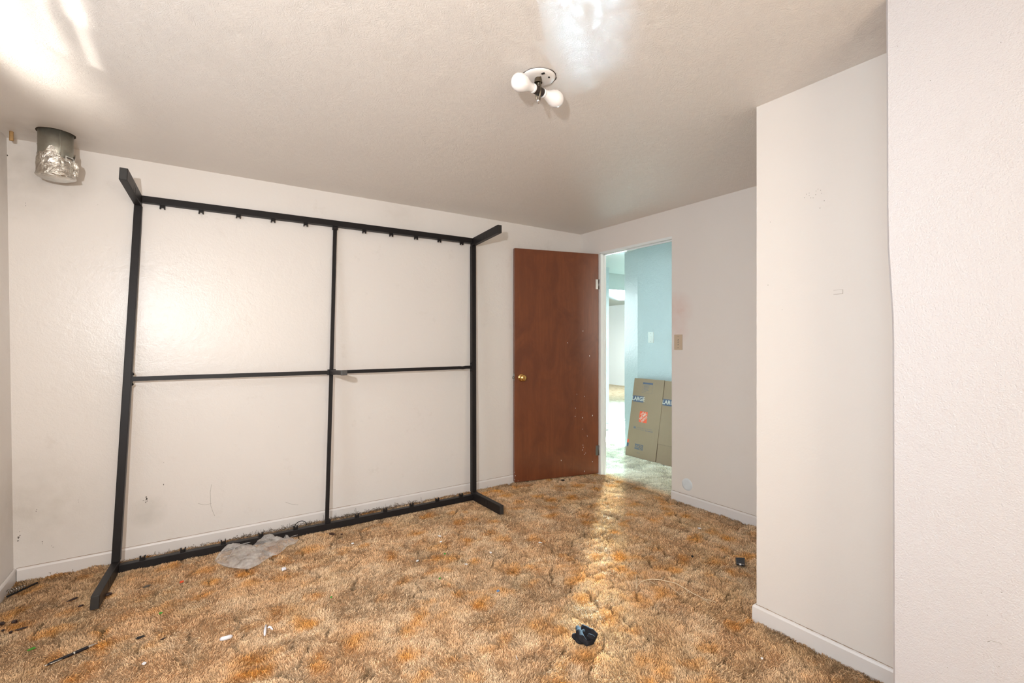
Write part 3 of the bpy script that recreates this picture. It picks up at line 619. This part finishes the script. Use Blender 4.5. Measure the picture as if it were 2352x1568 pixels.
mb = MB(); rs_ = random.Random(5)
for (px, py, r_, k_) in ((337, 1143, .004, 4), (336, 1149, .003, 5), (330, 1146, .0015, 3), (376, 1116, .003, 2), (84, 1169, .002, 2), (180, 1150, .0016, 2), (376, 1062, .0015, 1), (870, 595, .0015, 1), (1001, 617, .0016, 1), (826, 583, .0014, 1), (1040, 1010, .0014, 1), (60, 470, .0020, 2), (43, 1238, .004, 4), (46, 1225, .0025, 3), (98, 1245, .002, 3), (120, 1255, .002, 2), (225, 470, .0014, 1), (520, 640, .0013, 1), (640, 980, .0013, 1), (17, 354, .004, 2), (85, 330, .0025, 1)):
    for j in range(k_):
        q = Fv+Rv*((px+rs_.uniform(-2, 2)*(k_ > 1)-1176)/1086)+Vector((0, 0, -(py+rs_.uniform(-5, 5)*(k_ > 1)-785)/1086)); t = YA/q.y; q = Vector((q.x*t, YA-.0002, CAM_H+q.z*t)); n_ = 7
        a0 = rs_.uniform(0, 6); ring = [q+Vector((math.cos(a0+i*2*PI/n_)*r_*rs_.uniform(.3, 1), -.0006, math.sin(a0+i*2*PI/n_)*r_*rs_.uniform(.5, 1.4))) for i in range(n_)]
        mb.add(ring+[v_+Vector((0, .0007, 0)) for v_ in ring], [tuple(range(n_))]+[(i, (i+1) % n_, n_+(i+1) % n_, n_+i) for i in range(n_)])
mb.build('scuff_marks', plain('dark_scuff', (.09, .075, .06), .8), bpy.data.objects['wall_back'])['kind'] = 'stuff'
def hairline(pts, wall, fn, name='paint_crack', r_=.0007):
    MB().tube([fn(*p_) for p_ in pts], r_, 4).build(name, plain('crack_line', (.36, .32, .28), .8), bpy.data.objects[wall])  # crack in the paint drawn as a thin dark line
def on_back(px, py):
    q = Fv+Rv*((px-1176)/1086)+Vector((0, 0, -(py-785)/1086)); t = YA/q.y; return Vector((q.x*t, YA-.0003, CAM_H+q.z*t))
def on_near(px, py):
    q = Fv+Rv*((px-1176)/1086)+Vector((0, 0, -(py-785)/1086)); t = XN/q.x; return Vector((XN-.0003, q.y*t, CAM_H+q.z*t))
hairline([(486, 1112), (483, 1130), (484, 1160), (488, 1172), (493, 1184)], 'wall_back', on_back)
hairline([(656, 1153), (668, 1157), (685, 1159)], 'wall_back', on_back)
hairline([(455, 1156), (470, 1159), (486, 1156)], 'wall_back', on_back)
hairline([(2268, 1474), (2276, 1471), (2290, 1474), (2302, 1479)], 'wall_near', on_near, r_=.0005)
mb = MB()
for (px, py) in ((2137, 185), (2299, 97), (2062, 106), (2301, 1360), (2295, 1530), (2176, 1532), (2268, 1412), (2254, 1361)):
    mb.lathe([(0, 0), (.0011, 0), (.0009, .0005), (0, .0006)], on_near(px, py), (-1, 0, 0), 6)
mb.build('pin_marks', plain('pin_mark_grey', (.28, .25, .22), .8), bpy.data.objects['wall_near'])['kind'] = 'stuff'

# ------------------------------------------------------------------ flattened moving box in the hall
m_card, nt, b = M('corrugated_cardboard'); v = coords(nt); n1 = noise(nt, mapping(nt, v, (1, 60, .6)), 3, 4); n2 = noise(nt, v, 9, 4)
c = mix(nt, n1.outputs[0], (.165, .102, .056), (.205, .130, .072)); c = mix(nt, n2.outputs[0], c, (.175, .11, .062)); nt.links.new(c, b.inputs['Base Color']); b.inputs['Roughness'].default_value = .8
m_cedge = plain('cardboard_edge', (.10, .07, .045), .9)
bl_ = Vector((3.872, 3.562, -.006)); bu = Vector((0, -1, 0)); bt = Vector((.140, -.005, .825)); BH = bt.length; bt.normalize(); bn = bu.cross(bt).normalized()
if bn.x > 0: bn = -bn
def bp(v): return bl_+bu*v.x+bt*v.y+bn*v.z           # x along the wall, y up the sheet, z towards the room
be = empty('moving_box', bl_+bu*.4); tag(be, 'flattened cardboard moving box marked LARGE leaning against the teal wall', 'box')
def panel(x0, x1, ztop):
    return MB().box((x0, 0, -.007), (x1, BH, 0), .0012).map(bp).build('box_panel', m_card, be)
p1 = panel(0, .399, 0); 
mb = MB().box((.4015, .19, -.0072), (.80, BH-.20, -.0002), .001).map(bp); p2 = mb.build('box_panel', m_card, be)
MB().box((.4045, BH-.198, -.0075), (.80, BH-.004, -.0008), .001).map(bp).build('box_flap', m_card, be)
MB().box((.4055, 0, -.0075), (.80, .188, -.0010), .001).map(bp).build('box_flap', m_card, be)
MB().box((.010, .004, -.022), (.79, BH-.006, -.0085), .001).map(bp).build('box_backing', m_cedge, be)
m_blue = plain('navy_print', (.035, .043, .075), .7); m_or = plain('orange_print', (.50, .055, .014), .7); m_wh = plain('white_print', (.42, .37, .30), .8); m_gry = plain('grey_blue_print', (.07, .068, .078), .8)
def text(s, x, y, size, mat, par, ang=0, name='lettering', bold=0, lift=.0014, sx=1):
    cu = bpy.data.curves.new(name, 'FONT'); cu.body = s; cu.size = size; cu.offset = bold; cu.extrude = 0; cu.align_x = 'CENTER'; cu.align_y = 'CENTER'
    ob = bpy.data.objects.new(name, cu); COL.objects.link(ob); bpy.context.view_layer.update()
    me0 = bpy.data.meshes.new_from_object(ob.evaluated_get(bpy.context.evaluated_depsgraph_get())); bpy.data.objects.remove(ob)
    ca, sa_ = math.cos(ang), math.sin(ang); m_ = MB()
    m_.add([bp(Vector((x+(q.co.x*sx*ca-q.co.y*sa_), y+(q.co.x*sx*sa_+q.co.y*ca), lift))) for q in me0.vertices], [tuple(p.vertices) for p in me0.polygons])
    return m_.build(name, mat, par)
def patch(x0, x1, y0, y1, mat, par, name='print_block', lift=.0004): return MB().box((x0, y0, 0), (x1, y1, lift)).map(bp).build(name, mat, par)
def H_(fr_): return BH*fr_
patch(.012, .158, BH-.255, BH-.190, m_blue, p1); text('LARGE', .087, BH-.2225, .058, m_wh, p1, bold=.0012)
patch(.408, .56, BH-.255, BH-.190, m_blue, p2, lift=.0004); text('LARGE', .487, BH-.2225, .058, m_wh, p2, bold=.0012)
# instruction box near the top
patch(.125, .258, BH-.058, BH-.040, m_blue, p1)
for (x0, x1, y0, y1) in ((.125, .1265, BH-.150, BH-.058), (.2565, .258, BH-.150, BH-.058), (.125, .258, BH-.1515, BH-.150)): patch(x0, x1, y0, y1, m_gry, p1, 'print_line')
for i in range(6): patch(.142, .142+.078*(1, .9, .95, .7, .85, .5)[i], BH-.072-i*.0125, BH-.0685-i*.0125, m_gry, p1, 'print_line')
# square orange emblem with slanted stencil words
ex, ey = .180, H_(.515)
patch(ex-.052, ex+.052, ey-.058, ey+.058, m_or, p1, 'emblem', .0005)
text('THE', ex-.016, ey+.033, .026, m_wh, p1, .75, 'emblem_lettering', .0006); text('HOME', ex-.003, ey+.006, .037, m_wh, p1, .75, 'emblem_lettering', .0010); text('DEPOT', ex+.019, ey-.020, .030, m_wh, p1, .75, 'emblem_lettering', .0008)
patch(.068, .096, H_(.355), H_(.355)+.022, m_gry, p1, 'print_line')
text('A MOVING SUPPLY YOU CAN TRUST', .205, H_(.373), .0135, m_gry, p1, sx=.95); text('RECYCLE THIS BOX', .155, H_(.352), .0125, m_gry, p1); text('homedepot.com', .275, H_(.352), .0150, m_blue, p1, bold=.0004)
patch(.002, .026, H_(.165), H_(.165)+.034, m_or, p1); patch(.002, .026, H_(.165)-.042, H_(.165)-.006, m_blue, p1)
# recycling block
patch(.112, .222, .085, .142, m_gry, p1); 
text('USA', .142, .114, .036, m_card, p1, bold=.0005); MB().lathe([(.017, 0), (.024, 0), (.024, .0012), (.017, .0012), (.017, 0)], bp(Vector((.190, .114, .0004))), bn, 20).build('print_ring', m_card, p1)
MB().add([bp(Vector(q)) for q in ((.178, .100, .0016), (.183, .098, .0016), (.203, .128, .0016), (.198, .130, .0016))], [(0, 1, 2, 3)]).build('print_line', m_card, p1)
text('LARGE', .170, .052, .014, m_gry, p1)

# ------------------------------------------------------------------ things on the floor
m_foam, nt, b = M('foam_sheet'); v = coords(nt); n1 = noise(nt, mapping(nt, v, (1, 1, 1), (0, 0, .5)), 60, 3); 
wv_ = N(nt, 'ShaderNodeTexWave'); wv_.inputs['Scale'].default_value = 60; wv_.inputs['Distortion'].default_value = 3; nt.links.new(v, wv_.inputs['Vector'])
b.inputs['Base Color'].default_value = (.92, .90, .87, 1); b.inputs['Roughness'].default_value = .35
bump(nt, b, math_(nt, 'ADD', wv_.outputs['Fac'], n1.outputs[0]), .0012)
tr = N(nt, 'ShaderNodeBsdfTransparent'); ms = N(nt, 'ShaderNodeMixShader'); tl = N(nt, 'ShaderNodeBsdfTranslucent'); tl.inputs[0].default_value = (.95, .93, .9, 1); ms2 = N(nt, 'ShaderNodeMixShader'); ms2.inputs[0].default_value = .35
out = nt.nodes['Material Output']; nt.links.new(b.outputs[0], ms2.inputs[1]); nt.links.new(tl.outputs[0], ms2.inputs[2])
pf = noise(nt, v, 14, 4); rr2 = ramp(nt, pf.outputs[0], [(.35, (.48, .48, .48)), (.6, (.80, .80, .80))])
nt.links.new(rr2.outputs[0], ms.inputs[0]); nt.links.new(ms2.outputs[0], ms.inputs[1]); nt.links.new(tr.outputs[0], ms.inputs[2]); nt.links.new(ms.outputs[0], out.inputs[0])
def sheet(outline, hfun, step=.006, thick=.0009, seedv=0):
    """outline: list of plan points; returns MB of a thin crumpled sheet"""
    po_ = [Vector((p[0], p[1])) for p in outline]; n_ = len(po_); xs = [p.x for p in po_]; ys = [p.y for p in po_]
    def inside(x, y):
        c_ = False; j = n_-1
        for i in range(n_):
            if (po_[i].y > y) != (po_[j].y > y) and x < (po_[j].x-po_[i].x)*(y-po_[i].y)/(po_[j].y-po_[i].y)+po_[i].x: c_ = not c_
            j = i
        return c_
    def edge(x, y):
        q = Vector((x, y)); d = 9
        for i in range(n_):
            a_, b2 = po_[i], po_[(i+1) % n_]; ab = b2-a_; t = max(0, min(1, (q-a_).dot(ab)/max(ab.length_squared, 1e-9))); d = min(d, (q-(a_+ab*t)).length)
        return d
    pts = list(po_)
    x = min(xs)
    while x < max(xs):
        y = min(ys)
        while y < max(ys):
            xx = x+random.uniform(-.2, .2)*step; yy = y+random.uniform(-.2, .2)*step
            if inside(xx, yy) and edge(xx, yy) > step*.35: pts.append(Vector((xx, yy)))
            y += step
        x += step
    vs, es, fs, *_ = delaunay_2d_cdt(pts, [], [list(range(n_))], 1, 1e-6)
    top_ = [Vector((p.x, p.y, hfun(p.x, p.y, edge(p.x, p.y)))) for p in vs]
    m_ = MB().add(top_, fs, True); k_ = len(top_); m_.add([p-Vector((0, 0, thick)) for p in top_], [f[::-1] for f in fs], True)
    return m_
def nz(x, y, s, o=0): return mnoise.noise(Vector((x*s, y*s, o)))
# big lobe
ol = [survey(*p, .010) for p in [(493,1289),(501,1275),(516,1264),(535,1259)]]+[survey(*p, .040) for p in [(556,1247),(579,1244),(590,1250),(603,1252)]]+[survey(*p, .012) for p in [(622,1270),(630,1274),(617,1285),(594,1297),(569,1310),(552,1307),(525,1306),(501,1297)]]
def h1(x, y, e): 
    return .010+.020*min(1, e/.05)+.020*abs(nz(x, y, 15))+.012*abs(nz(x, y, 40, 3))+.020*max(0, 1-abs(y-3.17)/.10)*min(1, e/.012)+.003*nz(x, y, 120)
r0 = Vector((.30, 3.05, 0)); fe = empty('foam_sheet', (r0.x, r0.y, .005)); tag(fe, 'crumpled translucent white packing foam sheet on carpet against the frame', 'packing foam')
sheet(ol, h1).build('foam_layer', m_foam, fe)
ol = [survey(*p, .030) for p in [(576,1256),(590,1243),(603,1237),(629,1233),(652,1235)]]+[survey(*p, .055) for p in [(654,1222),(661,1219),(671,1226),(686,1226)]]+[survey(*p, .020) for p in [(689,1236),(678,1249),(660,1256),(649,1266),(637,1274),(622,1276),(600,1274),(585,1264)]]
def h2(x, y, e): return .016+.018*min(1, e/.03)+.020*abs(nz(x+3, y, 20))+.008*abs(nz(x, y, 50, 3))+.020*max(0, 1-abs(y-3.19)/.07)*min(1, e/.01)+.002*nz(x, y, 130)
sheet(ol, h2).build('foam_layer', m_foam, fe)
for L_ in ([(652, 1236), (656, 1228), (663, 1236), (672, 1231), (684, 1228)], [(660, 1236), (661, 1246), (654, 1256), (648, 1264)], [(516, 1264), (535, 1259), (556, 1249), (575, 1245)], [(528, 1276), (535, 1266), (540, 1258)]):
    MB().tube([survey(px, py, .048) for px, py in L_], [.0015, .0028]*3 if len(L_) == 6 else [.0022]*len(L_), 6).build('foam_fold', m_foam, fe)

# crumpled black cloth
m_cloth, nt, b = M('charcoal_knit'); v = coords(nt); n1 = noise(nt, v, 260, 3); n2 = noise(nt, v, 30, 3)
nt.links.new(mix(nt, n2.outputs[0], (.012, .012, .014), (.034, .033, .037)), b.inputs['Base Color']); b.inputs['Roughness'].default_value = 1; b.inputs['Specular IOR Level'].default_value = .05; bump(nt, b, n1.outputs[0], .001)
def blob(parts, name, mat, vox, loc, smooth_it=3, disp=.0):
    """several ellipsoids and tubes melted together by a voxel remesh"""
    m_ = MB()
    for pr in parts:
        if pr[0] == 'e':
            _, c_, r_, rz = pr; bm = bmesh.new(); bmesh.ops.create_icosphere(bm, subdivisions=3, radius=1)
            mt = Matrix.Translation(c_) @ Matrix.Rotation(rz, 4, 'Z') @ Matrix.Diagonal((*r_, 1)); m_.bm(bm, True, mt)
        else: m_.tube(pr[1], pr[2], 12)
    ob = m_.build(name, mat); md = ob.modifiers.new('r', 'REMESH'); md.mode = 'VOXEL'; md.voxel_size = vox; md.use_smooth_shade = True
    sm = ob.modifiers.new('s', 'SMOOTH'); sm.iterations = smooth_it; sm.factor = .5
    bpy.context.view_layer.update(); me = bpy.data.meshes.new_from_object(ob.evaluated_get(bpy.context.evaluated_depsgraph_get())); bpy.data.objects.remove(ob)
    for q in me.vertices:
        if disp: q.co += q.normal*disp*mnoise.noise(q.co*45)
        q.co -= Vector(loc)
    me.materials.clear(); me.materials.append(mat); me.name = name; o = bpy.data.objects.new(name, me); COL.objects.link(o); o.location = loc; o['_o'] = list(loc)
    for p in me.polygons: p.use_smooth = True
    return o
cp = lambda px, py, z: tuple(survey(px, py, z))
parts = [('e', Vector(cp(1336, 1467, .012)), (.030, .024, .015), 0), ('e', Vector(cp(1356, 1464, .016)), (.025, .024, .018), 0), ('e', Vector(cp(1322, 1462, .010)), (.014, .018, .012), 0), ('e', Vector(cp(1347, 1455, .018)), (.034, .024, .017), .3), ('e', Vector(cp(1338, 1448, .014)), (.022, .018, .014), .3),
         ('t', [Vector(cp(1327, 1440, .026)), Vector(cp(1330, 1452, .034)), Vector(cp(1336, 1466, .036)), Vector(cp(1348, 1477, .022)), Vector(cp(1362, 1474, .012))], [.009, .013, .014, .011, .008]),
         ('t', [Vector(cp(1338, 1437, .024)), Vector(cp(1347, 1442, .030)), Vector(cp(1360, 1450, .036)), Vector(cp(1369, 1457, .028)), Vector(cp(1366, 1466, .018))], [.007, .009, .010, .009, .007]),
         ('t', [Vector(cp(1350, 1458, .040)), Vector(cp(1362, 1464, .034)), Vector(cp(1366, 1468, .020))], [.008, .009, .006])]
cpos = survey(1345, 1462, 0)
o = blob(parts, 'crumpled_cloth', m_cloth, .0022, cpos, 2, .0016); tag(o, 'crumpled charcoal cloth bundle on the carpet in the foreground', 'cloth')

# ball pen
pa, pb = Vector((-.462, 2.441, .004)), Vector((-.316, 2.506, .006)); pd = (pb-pa).normalized(); pl_ = (pb-pa).length
pe = empty('ballpoint_pen', pa.lerp(pb, .5)); tag(pe, 'black retractable ballpoint pen with a silver tip on the carpet', 'pen')
m_bp = plain('glossy_black_plastic', (.008, .008, .012), .12); m_sil = plain('silver', (.62, .60, .55), .25, .9)
MB().lathe([(0, .006), (.0040, .007), (.0052, .014), (.0055, .055), (.0052, .078), (.0060, .082), (.0060, .118), (.0052, .124), (0, .124)], pa, pd, 18).build('barrel', m_bp, pe)
MB().lathe([(.0048, .124), (.0045, .132), (.0022, .145), (.0009, .150), (0, .152)], pa, pd, 14).build('pen_tip', m_sil, pe)
MB().lathe([(0, -.003), (.0025, -.002), (.0028, .007), (0, .007)], pa, pd, 12).build('push_button', m_sil, pe)
MB().lathe([(.0055, .079), (.0063, .080), (.0063, .083), (.0058, .084)], pa, pd, 18).build('ring', m_sil, pe)
side = Vector((pd.y, -pd.x, 0)); MB().tube([pa+pd*.010+side*.006+Vector((0, 0, .002)), pa+pd*.014+side*.0085+Vector((0, 0, .002)), pa+pd*.040+side*.0075+Vector((0, 0, .001)), pa+pd*.046+side*.0063], .0017, 8).build('pocket_clip', m_sil, pe)

# ribbed black plastic piece
bc = survey(1699, 1292, 0); e1 = (survey(1709, 1285, 0)-survey(1690, 1284, 0)).normalized(); e2 = Vector((-e1.y, e1.x, 0))
be_ = empty('plastic_cap', bc); tag(be_, 'small ribbed black plastic piece on the carpet near the wall corner', 'plastic part')
qa, qb, qc, qd = survey(1691, 1299), survey(1711, 1303), survey(1711, 1286), survey(1689, 1285)
def cpf(v):
    a_ = (v.x+.024)/.048; b_ = (v.y+.038)/.076
    return qa.lerp(qb, a_).lerp(qd.lerp(qc, a_), b_)+Vector((0, 0, v.z+.004))
m_bk = plain('satin_black_plastic', (.010, .010, .011), .3)
MB().box((-.024, -.038, 0), (.024, .038, .010), .003).map(cpf).build('cap_body', m_bk, be_)
for i in range(6): MB().box((-.020, -.018+i*.009, .0095), (.020, -.0145+i*.009, .0125), .0008).map(cpf).build('rib', plain('worn_black', (.045, .046, .05), .35), be_)
MB().box((-.006, -.039, .004), (.004, -.032, .011), .001).map(cpf).build('white_tab', plain('white_tab', (.8, .8, .8), .4), be_)

# dry grass stem
m_straw = plain('dry_straw', (.74, .58, .38), .7)
main = [(1462, 1349.5), (1463.6, 1344), (1472, 1336), (1483, 1331.7), (1497, 1329.5), (1516.5, 1331), (1535.7, 1335), (1552, 1339), (1567.5, 1347.6), (1580, 1355), (1593, 1363), (1606, 1369), (1618.6, 1375), (1625, 1380)]
st = empty('grass_stem', survey(1545, 1345, 0)); tag(st, 'long dry straw-coloured grass stem with side shoots lying on the carpet', 'grass stem')
zz = [.004, .006, .010, .012, .014, .014, .012, .010, .009, .008, .007, .006, .005, .004]
MB().tube([survey(px, py, z+.012) for (px, py), z in zip(main, zz)], [.0018, .0018, .0020, .0021, .0021, .0020, .0020, .0022, .0019, .0018, .0017, .0015, .0014, .0009], 6).build('stalk', m_straw, st)
for L_ in (((1618, 1375), (1630, 1378), (1645, 1383)), ((1527, 1335), (1543, 1349), (1561, 1365)), ((1491, 1333), (1500, 1338), (1509, 1343)), ((1518, 1330), (1523, 1326), (1528, 1320)), ((1462, 1349), (1462.3, 1334), (1462, 1318)), ((1609, 1372), (1620, 1379), (1630, 1386)), ((1580, 1355), (1584, 1362))):
    MB().tube([survey(px, py, .016) for px, py in L_], [.0013, .0012, .0008][:len(L_)], 5).build('side_shoot', m_straw, st)

# coil of sprung wire in the left corner
sp = empty('coil_spring', (-.72, 3.24, 0)); tag(sp, 'small black and silver coil spring on the floor in the left corner', 'spring')
pts = []; 
for i in range(90):
    t = i/89; a = t*2*PI*6; rr_ = .013-.007*t; c0 = Vector((-.738, 3.222, .016)).lerp(Vector((-.690, 3.275, .010)), t); ax_ = Vector((.745, .667, 0)); sx_ = Vector((-.667, .745, 0))
    pts.append(c0+sx_*math.cos(a)*rr_+Vector((0, 0, math.sin(a)*rr_)))
MB().tube(pts, .0018, 6).build('coil', plain('spring_metal', (.35, .33, .3), .25, .9), sp)
MB().tube([Vector((-.740, 3.205, .003)), Vector((-.70, 3.250, .004)), Vector((-.655, 3.305, .004))], .0042, 6).build('base_strip', m_slot, sp)

# litter
m_fo = plain('white_foam', (.82, .81, .84), .7, 0, .03, 60, .0008)
def worm(name, pts, r, label, mat=m_fo, cat='foam piece', group=None):
    pts = [Vector(p)+Vector((0, 0, .005)) for p in pts]; r *= 1.25; c_ = sum(pts, Vector())/len(pts); c_.z = 0; n_ = len(pts); rs = [r*(.65 if i in (0, n_-1) else 1) for i in range(n_)]
    o = MB().tube(pts, rs, 8).build(name, mat, origin=c_); return tag(o, label, cat, group)
worm('foam_pellet', [survey(506, 1471, .004), survey(510, 1469.5, .006), survey(520, 1467, .008), survey(529, 1464.5, .006), survey(533, 1463, .004)], .0065, 'plump white foam pellet on the carpet below the packing foam')
worm('foam_pellet', [survey(608, 1461, .003), survey(608.5, 1455, .005), survey(609, 1448, .006), survey(611, 1438, .005)], .0042, 'thin upright white foam strip right of the plump pellet')
worm('foam_pellet', [survey(615, 1445, .005), survey(618, 1442, .008), survey(622, 1443, .007), survey(626, 1448, .004)], .0036, 'small curved white foam strip touching the thin upright strip')
random.seed(21)
def chip(name, px, py, size, mat, label, cat, elong=1.0, ang=0.0, thick=.003, group=None, stand=0.0):
    c_ = survey(px, py, 0); bm = bmesh.new(); bmesh.ops.create_icosphere(bm, subdivisions=2, radius=1)
    for q in bm.verts:
        n_ = mnoise.noise(q.co*1.7+Vector((px, py, 0))); q.co *= 1.12+.75*n_
        q.co = Vector((q.co.x*size*elong, q.co.y*size, q.co.z*thick*1.25))
    rot = Matrix.Rotation(ang, 4, 'Z') @ Matrix.Rotation(stand, 4, 'X'); m_ = MB().bm(bm, False, Matrix.Translation(c_+Vector((0, 0, .007+size*.8*math.sin(stand)))) @ rot)
    o = m_.build(name, mat, origin=c_); return tag(o, label, cat, group)
m_fluff = plain('white_fluff', (.80, .80, .84), .9); m_bark = plain('dark_bark', (.028, .012, .008), .6, 0, .4, 90); m_blkscrap = plain('black_scrap', (.006, .006, .006), .7)
m_green = plain('green_scrap', (.07, .30, .03), .6); m_red = plain('red_scrap', (.75, .09, .02), .6); m_bluescrap = plain('blue_scrap', (.10, .22, .42), .5); m_paper = plain('white_paper', (.82, .82, .82), .8); m_leaf = plain('brown_leaf', (.05, .022, .012), .8, 0, .4, 90)
chip('cotton_tuft', 652, 1309, .011, m_fluff, 'fluffy white cotton tuft below the right end of the packing foam', 'fluff', 1, .4, .006)
chip('cotton_tuft', 491, 1237, .008, m_fluff, 'pale fluff tuft between the baseboard and the bed frame', 'fluff', 1.5, .4, .005)
chip('green_scrap', 369, 1411, .0055, m_green, 'green scrap below the red scrap, near the bed frame leg', 'scrap', 1.1, .3)
chip('green_scrap', 72, 1494, .0055, m_green, 'green scrap on the carpet just above the pen', 'scrap', 1.9, .5)
chip('green_scrap', 1022, 1274, .0055, m_green, 'green scrap farthest from camera, in the middle of the carpet', 'scrap', 1.2, .8)
chip('green_scrap', 1010, 1331, .0045, m_green, 'green scrap in the middle of the carpet, nearer of the pair', 'scrap', 1.5, .1)
chip('green_scrap', 761, 1374, .0035, m_green, 'faint green scrap alone on the carpet below the packing foam', 'scrap', 1.3, .9)
chip('red_scrap', 417, 1339, .0068, m_red, 'bright red scrap on the carpet left of the packing foam', 'scrap', 1.3, .2)
chip('blue_scrap', 1144, 1360, .006, m_bluescrap, 'small blue scrap in the middle of the carpet', 'scrap', 1.1, .2)
chip('paper_chip', 1187, 1516, .0045, m_paper, 'white pointed paper chip standing up left of the charcoal cloth', 'paper', 2.4, 1.2, .001, None, 1.2)
for (px, py, s_, el, lab) in ((1013, 1246, .006, 1.5, 'white paper chip beside a thin curved sliver, below the frame corner'), (1010, 1233, .004, 2.6, 'thin curved white paper sliver near the right end of the bed frame'),
    (1241, 1248, .006, 2.0, 'torn white paper wisp on carpet left of the light streak'), (1127, 1271, .0055, 1.5, 'white paper chip left of the torn wisp'),
    (959, 1290, .006, 1.5, 'white paper chip left of the farther green scrap'), (810, 1250, .006, 1.4, 'white paper chip below the brown leaf fragment'),
    (1071, 1298, .003, 3.0, 'hair-thin white sliver right of the farther green scrap'), (1606, 1215, .009, 1.1, 'white paper chip near the right-hand baseboard'),
    (331, 1527, .0055, 1.4, 'white paper chip on the carpet right of the pen'), (1750, 1515, .004, 1.2, 'white paper speck beside the closet baseboard')):
    chip('paper_chip', px, py, s_, m_paper, lab, 'paper', el, random.uniform(0, 3), .0015)
for (px, py, s_, el, a, th, nm, mt, lab) in (
    (250, 1367, .0075, 2.0, .7, .005, 'bark_chip', m_bark, 'brown bark chip against the front left bed frame leg'),
    (168, 1379, .0045, 4.2, 1.1, .003, 'bark_chip', m_bark, 'long thin dark bark strip left of the bed frame leg'),
    (186, 1394, .0045, 2.0, .9, .003, 'bark_chip', m_bark, 'short dark bark sliver left of the bed frame leg tip'),
    (33, 1431, .0070, 1.4, .9, .006, 'bark_chip', m_bark, 'rounded dark brown bark chip near the left edge'),
    (4, 1436, .0070, 1.5, .3, .005, 'bark_chip', m_bark, 'dark bark chip cut by the left edge of the photo'),
    (25, 1455, .0050, 1.3, 2.0, .004, 'bark_chip', m_bark, 'small angular dark bark chip left of the long flake'),
    (49, 1447, .0045, 3.4, .8, .003, 'bark_chip', m_bark, 'long flat dark bark flake near the left edge'),
    (7, 1451, .0030, 1.6, .8, .003, 'bark_chip', m_bark, 'tiniest dark bark crumb near the left edge'),
    (321, 1467, .0050, 3.2, .75, .003, 'black_scrap', m_blkscrap, 'jagged black plastic scrap between the pen and the foam pellets'),
    (375, 1470, .0030, 3.0, 1.0, .002, 'bark_chip', m_bark, 'thin brown sliver right of the jagged black scrap'),
    (338, 1349, .0060, 2.2, .8, .004, 'lint_clump', plain('grey_lint', (.10, .08, .06), .9), 'grey-brown lint clump left of the red scrap'),
    (762, 1228, .0090, 2.2, -.5, .005, 'leaf_fragment', m_leaf, 'curled dark brown leaf fragment beside the packing foam'),
    (785, 1229, .0045, 1.2, .3, .004, 'leaf_fragment', m_leaf, 'tiny dark brown leaf crumb right of the curled fragment'),
    (1293, 1104, .0090, 1.8, .2, .004, 'black_scrap', m_blkscrap, 'black scrap on the carpet in front of the brown door'),
    (1590, 1280, .0050, 1.2, .2, .004, 'black_scrap', m_blkscrap, 'black speck on the carpet above the dry grass stem')):
    chip(nm, px, py, s_, mt, lab, 'scrap' if nm != 'bark_chip' else 'bark', el, a-.6, th)
for o in bpy.data.objects:
    if '_o' in o: del o['_o']
